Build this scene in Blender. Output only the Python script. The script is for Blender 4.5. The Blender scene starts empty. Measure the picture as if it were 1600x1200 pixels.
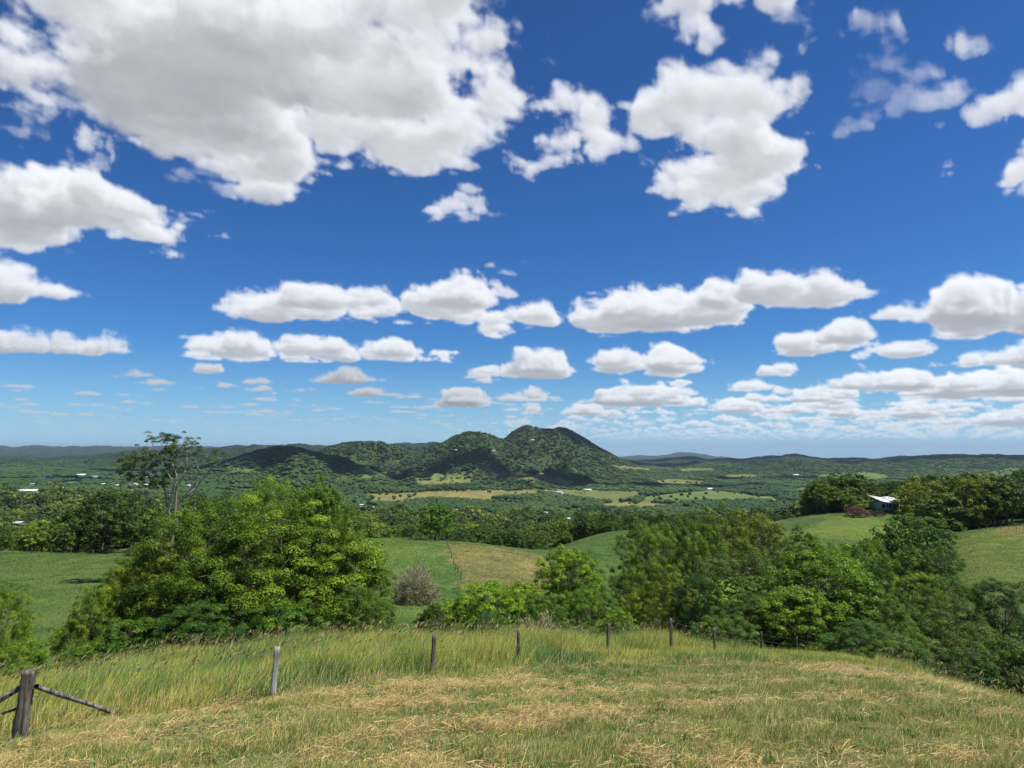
import bpy, math, random, os
import numpy as np
random.seed(4); RNG=np.random.default_rng(11)
SC=bpy.context.scene
# ================================================================ camera, world, sun, exposure
F_PX=1101.0; PITCH=math.radians(5.19); EYE=1.9
SUN_EL=math.radians(64); SUN_AZ=math.radians(105)      # azimuth measured from the view direction (+Y) towards +X
SUN_DIR=(math.cos(SUN_EL)*math.sin(SUN_AZ),math.cos(SUN_EL)*math.cos(SUN_AZ),math.sin(SUN_EL))
cam=bpy.data.cameras.new('camera'); camo=bpy.data.objects.new('camera',cam); SC.collection.objects.link(camo)
cam.sensor_width=36.0; cam.lens=36.0*F_PX/1600; cam.clip_start=.1; cam.clip_end=90000
camo.location=(0,0,EYE); camo.rotation_euler=(math.radians(90)+PITCH,0,0); SC.camera=camo
SC.view_settings.view_transform='Standard'; SC.view_settings.look='None'; SC.view_settings.exposure=0.27; SC.view_settings.gamma=1.0
SC.cycles.use_denoising=True
SC.cycles.max_bounces=6; SC.cycles.diffuse_bounces=3; SC.cycles.transmission_bounces=4; SC.cycles.volume_bounces=0
SC.cycles.use_adaptive_sampling=True; SC.cycles.adaptive_threshold=0.02
SC.cycles.caustics_reflective=False; SC.cycles.caustics_refractive=False
sl=bpy.data.lights.new('sun','SUN'); sl.energy=5.0; sl.angle=math.radians(.53); sl.color=(1,.965,.9)
so=bpy.data.objects.new('sun',sl); SC.collection.objects.link(so)
from mathutils import Vector
so.rotation_euler=Vector(SUN_DIR).to_track_quat('Z','Y').to_euler(); so.location=(0,0,60)
# ---------------------------------------------------------------- clouds of the sky (a ray-marched cumulus layer -> environment picture)
F_PX=1101.0; PITCH=math.radians(5.19)
H0=1000.0; HTOP=620.0
def el_of(py): return math.atan((600-py)/F_PX)+PITCH
# left, right, top, bottom (where each cumulus shows), strength
CL=[(-60,200,40,165,1.0),(30,260,-80,100,1.0),(-40,120,100,150,.5),(1050,1240,60,322,.78),(10,800,-180,150,1.1),(90,560,-60,215,1.05),(60,330,60,165,.75),(200,500,120,255,.95),(330,505,190,312,.85),(430,700,-120,190,1.2),(500,640,120,262,.75),(560,720,130,270,.95),(620,780,120,268,.75),(640,825,-140,150,1.0),(740,822,60,215,.6),(700,800,170,262,.45),
(285,375,235,308,.28),(130,160,215,255,.12),(0,90,165,215,.10),
(-260,120,215,350,1.0),(-60,170,235,392,.8),(90,240,262,360,.75),(170,308,295,392,.75),(650,712,288,350,.34),(700,768,295,350,.20),(330,376,350,388,.12),
(-120,105,385,472,1.0),(815,880,190,288,.5),(830,960,142,235,.75),(890,985,162,262,.68),(950,998,192,252,.28),
(1008,1140,92,195,.8),(1060,1215,55,190,.95),(1120,1255,75,215,.85),(1030,1225,140,275,1.15),(1080,1200,210,333,.9),(1180,1245,180,280,.6),
(1000,1130,-40,72,.6),(1050,1300,-90,48,.95),(1200,1300,20,80,.3),(1215,1340,55,92,.28),(1320,1410,20,85,.36),(1330,1400,80,160,.22),(1330,1400,120,205,.33),(1380,1490,95,165,.36),(1420,1490,100,150,.3),(1490,1570,20,80,.40),
(1515,1600,145,190,.3),(1575,1640,90,200,.65),(1535,1640,200,292,.65),(1600,1900,80,300,.9),

(345,500,430,502,.85),(430,560,427,500,.9),(520,622,435,502,.85),(618,700,440,503,.8),(650,772,418,505,.95),(335,400,455,495,.4),(765,830,403,435,.18),(770,815,432,470,.2),(740,810,475,530,.5),(795,880,455,515,.85),
(898,1010,440,525,.95),(960,1110,435,522,.9),(1060,1172,428,515,1.0),(1150,1260,410,485,.85),(1220,1345,395,482,.95),(1310,1378,425,465,.45),(1430,1600,415,528,1.0),(1560,1760,420,530,1.0),(1355,1460,465,500,.35),
(-150,110,498,550,.9),(60,218,510,552,.7),(278,350,515,562,.5),(325,432,507,565,.85),(435,500,510,566,.85),(480,555,515,568,.85),(558,662,517,565,.85),(290,357,562,583,.7),
(672,716,538,568,.5),(780,905,540,592,.85),(730,780,560,600,.4),(920,1010,535,585,.8),(990,1102,530,588,.95),(1205,1300,505,556,.9),(1270,1370,492,548,.95),(1360,1462,520,560,.85),(1315,1370,545,560,.3),
(1465,1580,540,575,.7),(1540,1700,520,570,.85),(1183,1250,558,588,.7),(1290,1400,572,610,.8),(1360,1470,568,612,.8),(1225,1320,600,628,.7),(1300,1350,600,625,.5),(1430,1560,575,625,.6),(1500,1680,568,620,.9),
(485,595,567,598,.8),(542,607,598,618,.7),(678,770,600,637,.8),(905,1095,597,635,.85),(875,955,625,648,.7),(1046,1080,588,606,.6),
(1110,1200,617,645,.8),(1130,1215,585,612,.4),(1210,1270,627,646,.6),(1280,1355,627,652,.7),(1385,1475,625,655,.8),(1500,1700,638,668,.8),
(335,365,593,607,.4),(385,430,597,612,.4),(440,520,600,612,.35),(215,270,585,603,.5),(285,335,598,609,.35),(355,455,633,645,.5),(820,850,632,645,.4),
(145,205,628,640,.4),(70,112,640,650,.4),(10,80,598,612,.25),(10,52,624,632,.3),(160,260,570,590,.12),(365,440,583,600,.15)]
def make_cloud_maps():
    na,nd=1500,900
    az=np.linspace(-1.05,1.05,na)[None,:]; ld=np.linspace(math.log(300),math.log(110000),nd)[:,None]
    D=np.exp(ld); X=D*np.sin(az); Y=D*np.cos(az)
    F=np.full((nd,na),-1.0,np.float32); HH=np.full((nd,na),150.0,np.float32); GG=np.full((nd,na),.8,np.float32)
    for l,r,t,b,s in CL:
        uc=((l+r)/2-800)/F_PX; w=(r-l)/F_PX
        eb=max(el_of(b),math.radians(.8)); et=el_of(t)
        # forward distance: ray at column u has forward Y and horizontal slope z/Y
        Yf=H0/math.tan(eb); wid=w*Yf
        Hc=min(520.0,max(90.0,.34*wid))*(.6+.4*min(1,s))
        Yn=(H0+.75*Hc)/math.tan(et)
        if Yn>Yf-.18*wid:
            Yn=Yf-.18*wid
            Hc=max(70.,(Yn*math.tan(et)-H0)/.8)
        yc=(Yn+Yf)/2; ry=(Yf-Yn)/2*1.08; dp=lambda q:q*math.cos(PITCH)+H0*math.sin(PITCH); rx=w*dp(yc)/2*(1.06 if yc<3000 else 1.0)
        # local shear: clouds follow the ray of their column
        xs=X-uc*dp(Y)
        q=np.sqrt((xs/rx)**2+((Y-yc)/ry)**2)
        s2=max(s,.78) if yc<2600 else s; gn=min(1,max(.10,(s-.12)/.50))**1.2 if yc<2600 else min(1,.35+s)
        e=(1-q)*(.60+.60*s2)+(s2-1)*.16+(.07 if yc<3000 else .03)
        e=np.maximum(e,-1)
        m=e>F
        # smooth maximum of the fields
        k=6.0
        HH=np.where(m,Hc*(.40+.50*np.sqrt(np.clip(1-q*q,0,1))),HH)
        GG=np.where(m,gn,GG); F=np.maximum(F,e)
    # far small cumulus by noise in world space
    n1=tile_lookup2(X/5200,Y/4200+.3); n2=tile_lookup2(X/17000+.4,Y/14000)
    azb=np.clip((az-.05)/.5,-1,1)
    g=.46*n1+.14*n2-.40+.22*azb
    far=np.clip((D-8500)/5000,0,1)*1.0
    g=g*.55-(1-far)*2-np.clip((D-70000)/30000,0,1)*.2
    m=g>F
    HH=np.where(m,np.where(azb>-.1,190,70),HH)
    F=np.maximum(F,g)
    F=F.astype(np.float32); out=[]
    for HH in (HH,GG):
      for _ in range(3):
        for ax,r in ((0,6),(1,7)):
            c=np.cumsum(np.concatenate([np.repeat(np.take(HH,[0],ax),r+1,ax),HH,np.repeat(np.take(HH,[-1],ax),r,ax)],ax),axis=ax,dtype=np.float64)
            n=HH.shape[ax]
            HH=((np.take(c,range(2*r+1,2*r+1+n),ax)-np.take(c,range(0,n),ax))/(2*r+1)).astype(np.float32)
      out.append(HH.astype(np.float32))
    return F,out[0],out[1],(-1.05,1.05,math.log(300),math.log(110000))
def spectral(shape,beta,seed,kmin=1.0,kmax=1e9):
    rng=np.random.default_rng(seed)
    g=rng.standard_normal(shape)
    G=np.fft.rfftn(g)
    ks=[np.fft.fftfreq(n,1/n) for n in shape[:-1]]+[np.fft.rfftfreq(shape[-1],1/shape[-1])]
    K=np.sqrt(sum(k.reshape([-1 if i==j else 1 for j in range(len(shape))])**2 for i,k in enumerate(ks)))
    W=np.where(K<kmin,0,np.maximum(K,.5)**(-beta))
    n=np.fft.irfftn(G*W,s=shape); sd=n.std()
    if kmax<1e8: n=np.fft.irfftn(G*W*np.exp(-(K/kmax)**2),s=shape)
    n/=sd
    return n.astype(np.float32)
T2=spectral((512,512),1.75,5,2.0)
T3=spectral((128,128,128),2.35,7,2.0)
T3lo=spectral((128,128,128),2.35,7,2.0,12.0).ravel()
def tile_lookup2(x,y):
    n=512; x=(x*n)%n; y=(y*n)%n
    i=np.floor(x).astype(np.int32); j=np.floor(y).astype(np.int32); fx=(x-i).astype(np.float32); fy=(y-j).astype(np.float32)
    i%=n; j%=n; i1=(i+1)%n; j1=(j+1)%n
    return (T2[i,j]*(1-fx)+T2[i1,j]*fx)*(1-fy)+(T2[i,j1]*(1-fx)+T2[i1,j1]*fx)*fy
T3f=T3.ravel()
def tile_lookup3(x,y,z,T3f=T3f):
    n=128; x=(x*n)%n; y=(y*n)%n; z=(z*n)%n
    i=x.astype(np.int32); j=y.astype(np.int32); k=z.astype(np.int32); fx=x-i; fy=y-j; fz=z-k
    i&=127; j&=127; k&=127; i1=(i+1)&127; j1=(j+1)&127; k1=(k+1)&127
    i<<=14; i1<<=14; j<<=7; j1<<=7
    a=T3f[i+j+k]*(1-fx)+T3f[i1+j+k]*fx; b=T3f[i+j1+k]*(1-fx)+T3f[i1+j1+k]*fx
    c=T3f[i+j+k1]*(1-fx)+T3f[i1+j+k1]*fx; d=T3f[i+j1+k1]*(1-fx)+T3f[i1+j1+k1]*fx
    return (a*(1-fy)+b*fy)*(1-fz)+(c*(1-fy)+d*fy)*fz
def raymarch(az,el,maps,steps,sun,seed=1):
    """az, el: 1-D float arrays of directions. Returns premultiplied cloud light (3) and cover."""
    F,HH,GG,(a0,a1,l0,l1)=maps; nd,na=F.shape
    def look(X,Y):
        A=np.arctan2(X,Y); L=.5*np.log(X*X+Y*Y+1)
        i=(L-l0)/(l1-l0)*(nd-1); j=(A-a0)/(a1-a0)*(na-1)
        ok=(i>0)&(i<nd-1.01)&(j>0)&(j<na-1.01)
        i=np.clip(i,0,nd-1.01); j=np.clip(j,0,na-1.01)
        ii=i.astype(np.int32); jj=j.astype(np.int32); fi=(i-ii).astype(np.float32); fj=(j-jj).astype(np.float32)
        f=(F[ii,jj]*(1-fi)+F[ii+1,jj]*fi)*(1-fj)+(F[ii,jj+1]*(1-fi)+F[ii+1,jj+1]*fi)*fj
        h=(HH[ii,jj]*(1-fi)+HH[ii+1,jj]*fi)*(1-fj)+(HH[ii,jj+1]*(1-fi)+HH[ii+1,jj+1]*fi)*fj
        return np.where(ok,f,-1),h,GG[ii,jj]
    def dens(X,Y,h,fine):
        wx=60*tile_lookup2(X/1500+.1,Y/1500+.7); wy=60*tile_lookup2(X/1500+.5,Y/1500+.2)
        f,H,G=look(X+wx,Y+wy)
        t=(h-H0)/H
        d=np.zeros_like(f)
        m=(f>-.55)&(t<2.1)&(t>-.25)
        if not m.any(): return d
        Xm,Ym,hm=X[m],Y[m],h[m]; fm=f[m]; tm=t[m]; Xm=Xm+.55*(hm-H0); Ym=Ym-.35*(hm-H0)
        sc=np.clip(H[m]/380,.35,1.0)
        R=np.sqrt(Xm*Xm+Ym*Ym)
        n=.16*tile_lookup3(Xm/1700,Ym/1700,hm/1000,T3lo)
        w1=np.clip(3500/R,.0,1)
        n=n+.10*w1*tile_lookup3(Xm/520,Ym/520,hm/380+.3)
        if fine: n=n+.105*np.clip(2800/R-.1,0,1)*tile_lookup3(Xm/230,Ym/230,hm/230)
        gm=G[m]; s=np.minimum(fm*1.15,.62)+n*(1+.9*(1-gm))-.10*(1-gm)
        top=np.clip(tm,0,3)**1.6*.55
        bot=np.clip(.06-tm,0,1)*2.2
        v=s-top-bot-.07
        d[m]=np.clip(v*2.3,0,1)**1.5*gm**1.6
        return d
    N=az.size
    L=np.zeros((N,3),np.float32); T=np.ones(N,np.float32)
    rng=np.random.default_rng(seed); jit=rng.random(N).astype(np.float32)
    se=np.maximum(np.sin(el),1e-3); ca=np.cos(el)
    dh=HTOP/steps
    sx,sy,sz=sun
    for k in range(steps):
        act=np.nonzero(T>.01)[0]
        if act.size==0: break
        h=(H0-30+(k+jit[act])*dh).astype(np.float32)
        t=h/se[act]
        X=(t*ca[act]*np.sin(az[act])).astype(np.float32); Y=(t*ca[act]*np.cos(az[act])).astype(np.float32)
        d=dens(X,Y,h,True)
        hit=d>.003
        if not hit.any(): continue
        act=act[hit]; X=X[hit]; Y=Y[hit]; h=h[hit]; d=d[hit]
        # light towards the sun
        tau=np.zeros_like(d); last=0.
        for s_ in (18.,55.,120.,240.):
            dd=dens(X+sx*s_,Y+sy*s_,h+sz*s_,False); tau+=dd*(s_-last); last=s_
        tau*=.048
        ds=np.minimum(dh/se[act],160.)
        a=1-np.exp(-d*.032*ds)
        hh=np.clip((h-H0)/300,0,1)
        sunl=.70*np.exp(-tau*.55)+.34*np.exp(-tau*.11)
        amb=.345+.12*hh
        val=(amb+.56*sunl)*(1-.05*np.exp(-tau*2))
        col=np.stack([val*.99-.012,val*1.0,val*1.0+.018],1)
        w=(T[act]*a)[:,None]
        Rr=h/np.tan(el[act]); dim=np.clip((Rr-8000)/3000,0,1)*np.clip((.25-az[act])/.4,0,1)*.34
        col=col*(1-dim)[:,None]*np.array([1,1,1.03])+0
        L[act]+=w*col; T[act]*=(1-a)
    return L,1-T
# world: physical sky with the marched clouds laid over it by direction
def N(nt,t,**k):
    n=nt.nodes.new(t)
    for a,b in k.items(): setattr(n,a,b)
    return n
def math_(nt,op,a,b=None,clamp=False):
    n=nt.nodes.new('ShaderNodeMath'); n.operation=op; n.use_clamp=clamp
    for i,v in enumerate((a,b)):
        if v is None: continue
        if isinstance(v,(int,float)): n.inputs[i].default_value=v
        else: nt.links.new(v,n.inputs[i])
    return n.outputs[0]
AZM=math.radians(56); EL0=math.radians(.3); EL1=math.radians(47)
def build_world():
    W,H=2200,930
    maps=make_cloud_maps()
    az=(np.arange(W)+.5)/W*2*AZM-AZM; el=(np.arange(H)+.5)/H*(EL1-EL0)+EL0
    A,E=np.meshgrid(az,el)
    L,C=raymarch(A.ravel().astype(np.float32),E.ravel().astype(np.float32),maps,60,SUN_DIR)
    D=(H0/np.tan(E.ravel()))
    L=L*.91; f=np.exp(-D/120000.)[:,None]                       # far cumulus pale into the air
    L=L*(.55+.45*f)+C[:,None]*np.array([.30,.50,.72])*(.45*(1-f)); C=C*(.35+.65*f[:,0]); L=L*(.35+.65*f)
    edge=np.clip((AZM-np.abs(A.ravel()))/math.radians(3),0,1)*np.clip((EL1-E.ravel())/math.radians(3),0,1)
    px=np.concatenate([L*edge[:,None],(C*edge)[:,None]],1).astype(np.float32)
    q=px.reshape(H,W,4)
    for ax in (0,1): q=(np.roll(q,1,ax)+2*q+np.roll(q,-1,ax))/4
    px=q.astype(np.float32)
    img=bpy.data.images.new('cloud_layer',W,H,alpha=True,float_buffer=True)
    img.colorspace_settings.name='Linear Rec.709'; img.alpha_mode='CHANNEL_PACKED'
    img.pixels.foreach_set(px.ravel()); img.update(); img.pack()
    w=bpy.data.worlds.new('World'); SC.world=w; w.use_nodes=True; nt=w.node_tree; nt.nodes.clear()
    out=N(nt,'ShaderNodeOutputWorld'); bg=N(nt,'ShaderNodeBackground'); bg.inputs[1].default_value=1.0
    sky=N(nt,'ShaderNodeTexSky',sky_type='NISHITA',sun_disc=False,sun_elevation=SUN_EL,sun_rotation=SUN_AZ,altitude=250,air_density=1.0,dust_density=.35,ozone_density=4.0)
    sk=N(nt,'ShaderNodeMix',data_type='RGBA',blend_type='MULTIPLY'); sk.inputs[0].default_value=1
    nt.links.new(sky.outputs[0],sk.inputs[6]); sk.inputs[7].default_value=(SKYK*.54,SKYK*.90,SKYK*1.22,1)
    gm=N(nt,'ShaderNodeGamma'); gm.inputs[1].default_value=1.24; nt.links.new(sk.outputs[2],gm.inputs[0])
    tc=N(nt,'ShaderNodeTexCoord'); sp=N(nt,'ShaderNodeSeparateXYZ'); nt.links.new(tc.outputs['Generated'],sp.inputs[0])
    x,y,z=sp.outputs
    a=math_(nt,'ARCTAN2',x,y); h=math_(nt,'SQRT',math_(nt,'ADD',math_(nt,'MULTIPLY',x,x),math_(nt,'MULTIPLY',y,y)))
    e=math_(nt,'ARCTAN2',z,h)
    u=math_(nt,'DIVIDE',math_(nt,'ADD',a,AZM),2*AZM); v=math_(nt,'DIVIDE',math_(nt,'SUBTRACT',e,EL0),EL1-EL0)
    cb=N(nt,'ShaderNodeCombineXYZ'); nt.links.new(u,cb.inputs[0]); nt.links.new(v,cb.inputs[1])
    it=N(nt,'ShaderNodeTexImage',image=img,extension='CLIP',interpolation='Cubic'); nt.links.new(cb.outputs[0],it.inputs[0])
    hb=math_(nt,'MULTIPLY',math_(nt,'POWER',math_(nt,'SUBTRACT',1.0,math_(nt,'DIVIDE',math_(nt,'MAXIMUM',e,0.0),.16,True),True),2.0),.75)
    hm=N(nt,'ShaderNodeMix',data_type='RGBA',blend_type='MIX'); nt.links.new(hb,hm.inputs[0]); nt.links.new(gm.outputs[0],hm.inputs[6]); hm.inputs[7].default_value=(.36,.57,.80,1)
    mul=N(nt,'ShaderNodeMix',data_type='RGBA',blend_type='MIX'); nt.links.new(it.outputs[1],mul.inputs[0])
    nt.links.new(hm.outputs[2],mul.inputs[6]); mul.inputs[7].default_value=(0,0,0,1)
    ad=N(nt,'ShaderNodeMix',data_type='RGBA',blend_type='ADD'); ad.inputs[0].default_value=1
    nt.links.new(mul.outputs[2],ad.inputs[6]); nt.links.new(it.outputs[0],ad.inputs[7])
    nt.links.new(ad.outputs[2],bg.inputs[0]); nt.links.new(bg.outputs[0],out.inputs[0])
    w.cycles.sampling_method='MANUAL'; w.cycles.sample_map_resolution=1024
SKYK=0.083
build_world()

# ================================================================ terrain
def tanel(py): return np.tan(np.arctan((600-np.asarray(py,float))/F_PX)+PITCH)
def zat(py,Y): return EYE+Y*tanel(py)
def pxof(x,Y,z):
    """photo coordinates of world points (used to test which field a point of ground belongs to)"""
    cp,sp=math.cos(PITCH),math.sin(PITCH); dz=z-EYE
    f=Y*cp+dz*sp; up=-Y*sp+dz*cp; f=np.maximum(f,.01)
    return 800+F_PX*x/f, 600-F_PX*up/f
def pchip(x,y,q):
    x=np.asarray(x,float); y=np.asarray(y,float); h=np.diff(x); d=np.diff(y)/h
    m=np.zeros_like(y); m[0]=d[0]; m[-1]=d[-1]
    for i in range(1,len(x)-1):
        if d[i-1]*d[i]>0:
            w1=2*h[i]+h[i-1]; w2=h[i]+2*h[i-1]; m[i]=(w1+w2)/(w1/d[i-1]+w2/d[i])
    q=np.clip(q,x[0],x[-1]); i=np.clip(np.searchsorted(x,q)-1,0,len(x)-2); t=(q-x[i])/h[i]
    return (2*t**3-3*t**2+1)*y[i]+(t**3-2*t**2+t)*h[i]*m[i]+(-2*t**3+3*t**2)*y[i+1]+(t**3-t**2)*h[i]*m[i+1]
COLS={
-500:[(0,0),(10,-2.48),(20,-5.5),(30,-9),(38,-11.5),(46,-13.2),(60,-15.5),(80,-17.5),(120,-19.5),(170,-23),(200,-27),(280,-42),(400,-56),(700,-76),(1100,-90),(1700,-100),(2500,-112),(4000,-130),(8000,-140),(34000,-100)],
40:[(0,0),(10,-2.48),(20,-5.25),(30,-8.6),(38,-11),(46,-13),(60,-15.5),(80,-17.5),(120,-19.5),(170,-23),(200,-27),(280,-42),(400,-56),(700,-76),(1100,-90),(1700,-100),(2500,-112),(4000,-130),(8000,-140),(34000,-100)],
300:[(0,0),(10,-2.2),(20,-4.6),(30,-7.0),(38,-9.6),(46,-12.0),(60,-14.5),(80,-16.5),(120,-19.),(175,-23),(210,-27),(280,-41),(400,-54),(700,-78),(1100,-100),(1700,-118),(2500,-128),(4000,-140),(8000,-140),(34000,-110)],
640:[(0,0),(10,-2.1),(20,-4.1),(30,-6.3),(38,-8.6),(46,-11.3),(60,-13.6),(80,-15.2),(120,-18),(190,-22.4),(215,-26),(280,-40),(400,-54),(700,-82),(1100,-118),(1700,-152),(2500,-160),(4000,-163),(8000,-160),(34000,-140)],
800:[(0,0),(10,-2.1),(20,-4.1),(30,-6.3),(38,-8.7),(46,-11.5),(60,-14.2),(80,-16),(120,-19),(170,-22.6),(200,-26),(280,-40),(400,-54),(700,-83),(1100,-120),(1700,-154),(2500,-160),(4000,-165),(8000,-165),(34000,-250)],
960:[(0,0),(10,-2.1),(20,-4.15),(30,-6.4),(38,-8.7),(46,-11.8),(60,-15.5),(80,-19),(120,-24),(190,-27.5),(230,-29.2),(285,-32),(400,-52),(700,-84),(1100,-120),(1700,-154),(2500,-160),(4000,-165),(8000,-170),(34000,-400)],
1200:[(0,0),(10,-2.1),(20,-4.2),(30,-6.7),(38,-8.9),(46,-11.6),(60,-15.5),(80,-20),(120,-25),(190,-28.6),(280,-31),(350,-34),(420,-46),(700,-84),(1100,-120),(1700,-154),(2500,-160),(4000,-165),(8000,-170),(34000,-420)],
1310:[(0,0),(10,-2.1),(20,-4.3),(30,-6.9),(38,-9.2),(46,-11.6),(60,-16),(80,-20.5),(120,-25.5),(190,-29),(280,-28.6),(350,-29),(420,-38),(700,-84),(1100,-120),(1700,-154),(2500,-160),(4000,-165),(8000,-170),(34000,-420)],
1420:[(0,0),(10,-2.1),(20,-4.6),(30,-7.9),(38,-10.8),(46,-14),(60,-17.5),(80,-20.5),(120,-24.5),(190,-28.5),(280,-29.5),(350,-29.5),(420,-37),(700,-84),(1100,-120),(1700,-154),(2500,-155),(4000,-150),(8000,-170),(34000,-420)],
1520:[(0,0),(10,-2.2),(20,-5.2),(30,-8.9),(38,-12.6),(46,-15.5),(60,-18),(80,-19.5),(130,-21.3),(190,-23.5),(235,-25.3),(300,-29),(380,-31),(440,-39),(700,-84),(1100,-120),(1700,-150),(2500,-145),(4000,-135),(8000,-170),(34000,-420)],
1620:[(0,0),(10,-2.3),(20,-5.6),(30,-10),(38,-14),(46,-17),(60,-18.6),(80,-19.5),(130,-20.5),(190,-22),(235,-23.2),(300,-26.5),(380,-30),(440,-38),(700,-84),(1100,-118),(1700,-145),(2500,-140),(4000,-130),(8000,-170),(34000,-420)],
2100:[(0,0),(10,-2.4),(20,-5.8),(30,-10.5),(38,-14.5),(46,-17.4),(60,-18.6),(80,-19.3),(130,-20),(190,-21),(235,-22),(300,-25),(380,-29),(440,-37),(700,-84),(1100,-118),(1700,-145),(2500,-140),(4000,-130),(8000,-170),(34000,-420)]}
TS=np.linspace(math.log(8),math.log(34008),420); TU=np.linspace(-1.3,1.3,340)
_c=sorted(COLS); _rows=np.stack([pchip([math.log(8+a) for a,b in COLS[c]],[b for a,b in COLS[c]],TS) for c in _c],1)
_uk=np.array([(c-800)/F_PX for c in _c])
TZ=np.stack([pchip(_uk,_rows[i],TU) for i in range(len(TS))],0)
# mountain ranges: skyline (px,py) seen at forward distance Yc, with a front and back width
RANGES=[
 (3400,800,700,[(250,742),(300,728),(340,718),(400,703),(430,697),(455,695),(510,704),(560,722),(620,741),(680,752)]),
 (4400,800,800,[(430,728),(470,716),(520,694),(550,688),(578,686),(610,693),(640,702),(700,714),(760,735),(800,748)]),
 (4100,900,800,[(560,748),(600,735),(640,714),(690,690),(715,678),(735,674),(760,676),(790,687),(830,706),(870,728),(930,750)]),
 (4800,1050,1000,[(680,745),(720,716),(760,694),(790,682),(802,672),(820,667.5),(872,667),(892,672),(928,693),(968,715),(990,725),(1050,736),(1100,743),(1160,752)]),
 (7600,1500,1500,[(-500,712),(0,712),(130,710),(240,702),(300,697),(370,694),(440,694),(520,694),(600,691),(680,690),(720,692),(790,697),(900,708),(1000,720),(1100,726)]),
 (19000,4500,4000,[(-500,698),(0,697),(150,697),(280,698),(500,700),(700,704),(900,710),(1100,722)]),
 (22000,2500,3000,[(860,722),(920,716),(960,714.5),(1030,711.5),(1065,708.5),(1100,710.5),(1150,714),(1300,718),(1500,722),(2100,722)]),
 (9500,1800,1800,[(860,728),(960,722),(1000,717),(1050,713),(1080,711),(1150,715),(1200,711),(1240,709),(1290,714),(1350,713),(1430,710),(1470,709),(1520,710),(1600,709),(1750,707),(2100,705)]),
 (5900,1000,900,[(980,744),(1030,733),(1060,727),(1120,720),(1170,721),(1200,717),(1240,713),(1290,719),(1350,718),(1385,715),(1440,711),(1473,706.5),(1500,711),(1560,709),(1620,709),(1800,706),(2100,706)]),
 (4700,260,400,[(1262,752),(1280,745),(1300,739.5),(1325,736.5),(1345,740),(1368,750)]),
 (3600,500,600,[(1450,758),(1480,752),(1520,743),(1560,735),(1580,730),(1620,728),(1750,722),(2100,720)]),
]
def base_h(x,Y):
    x=np.asarray(x,float); Y=np.asarray(Y,float)
    Yc=np.maximum(Y,0)
    u=x/np.sqrt(Yc*Yc+64.) # keeps the table usable beside the camera
    s=np.log(8+np.minimum(Yc,33900)); i=(s-TS[0])/(TS[1]-TS[0]); j=(np.clip(u,-1.299,1.299)-TU[0])/(TU[1]-TU[0])
    i=np.clip(i,0,len(TS)-1.001); j=np.clip(j,0,len(TU)-1.001); a=i.astype(int); b=j.astype(int); fi=i-a; fj=j-b
    z=(TZ[a,b]*(1-fi)+TZ[a+1,b]*fi)*(1-fj)+(TZ[a,b+1]*(1-fi)+TZ[a+1,b+1]*fi)*fj
    return z+np.maximum(-Y,0)*.1
def height(x,Y):
    x=np.asarray(x,float); Y=np.asarray(Y,float)
    z=base_h(x,Y)
    z=z+.05*tile_lookup2(x/40,Y/40)*np.clip((Y-7)/5,0,1)+.35*tile_lookup2(x/260+.2,Y/260)*np.clip((Y-60)/80,0,1)
    far=Y>1500
    if np.any(far):
        xx=x[far] if x.ndim else x; yy=Y[far] if Y.ndim else Y
        px=800+F_PX*xx/yy; b=z[far].copy() if z.ndim else z
        rise=np.zeros_like(b)
        rn=tile_lookup2(xx/2600+.13,yy/2600+.57); rn2=tile_lookup2(xx/900+.3,yy/900)
        ridged=1-np.abs(rn)*1.1
        for Yc,wf,wb,prof in RANGES:
            py=np.interp(px,[p for p,_ in prof],[q for _,q in prof])
            top=EYE+Yc*tanel(py+1.1*tile_lookup2(px/260+Yc*.0137,px*0+Yc*.0021)*(Yc>5000))-(13 if Yc<6000 else 16 if Yc<12000 else 0)
            edge=np.clip((px-prof[0][0])/18,0,1)*np.clip((prof[-1][0]-px)/18,0,1)
            off=.22*wf*rn2*.5
            t=(yy-Yc+off)/np.where(yy<Yc,wf,wb); g=np.exp(-t*t)
            r=(top-b)*g*edge
            crest=np.clip(1-g,0,1)
            r=r*(1+crest*.30*(ridged-.55)+crest*.08*rn2)
            rise=np.maximum(rise,r)
        d=rise-yy*yy*0  # the ranges carry the Earth's curve in their skylines
        cur=yy*yy/(2*7.3e6)*np.clip(1-rise/60,0,1)
        if z.ndim: z[far]=b+d-cur+np.clip((yy-1500)/1500,0,1)*4*rn2
        else: z=b+d-cur
    return z
def gz(x,Y): return float(height(np.array([x]),np.array([Y]))[0])
def inpoly(px,py,poly):
    c=np.zeros(px.shape,bool); n=len(poly)
    for i in range(n):
        x1,y1=poly[i]; x2,y2=poly[(i+1)%n]
        if y1==y2: continue
        m=((y1>py)!=(y2>py))&(px<(x2-x1)*(py-y1)/(y2-y1)+x1); c^=m
    return c
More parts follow.
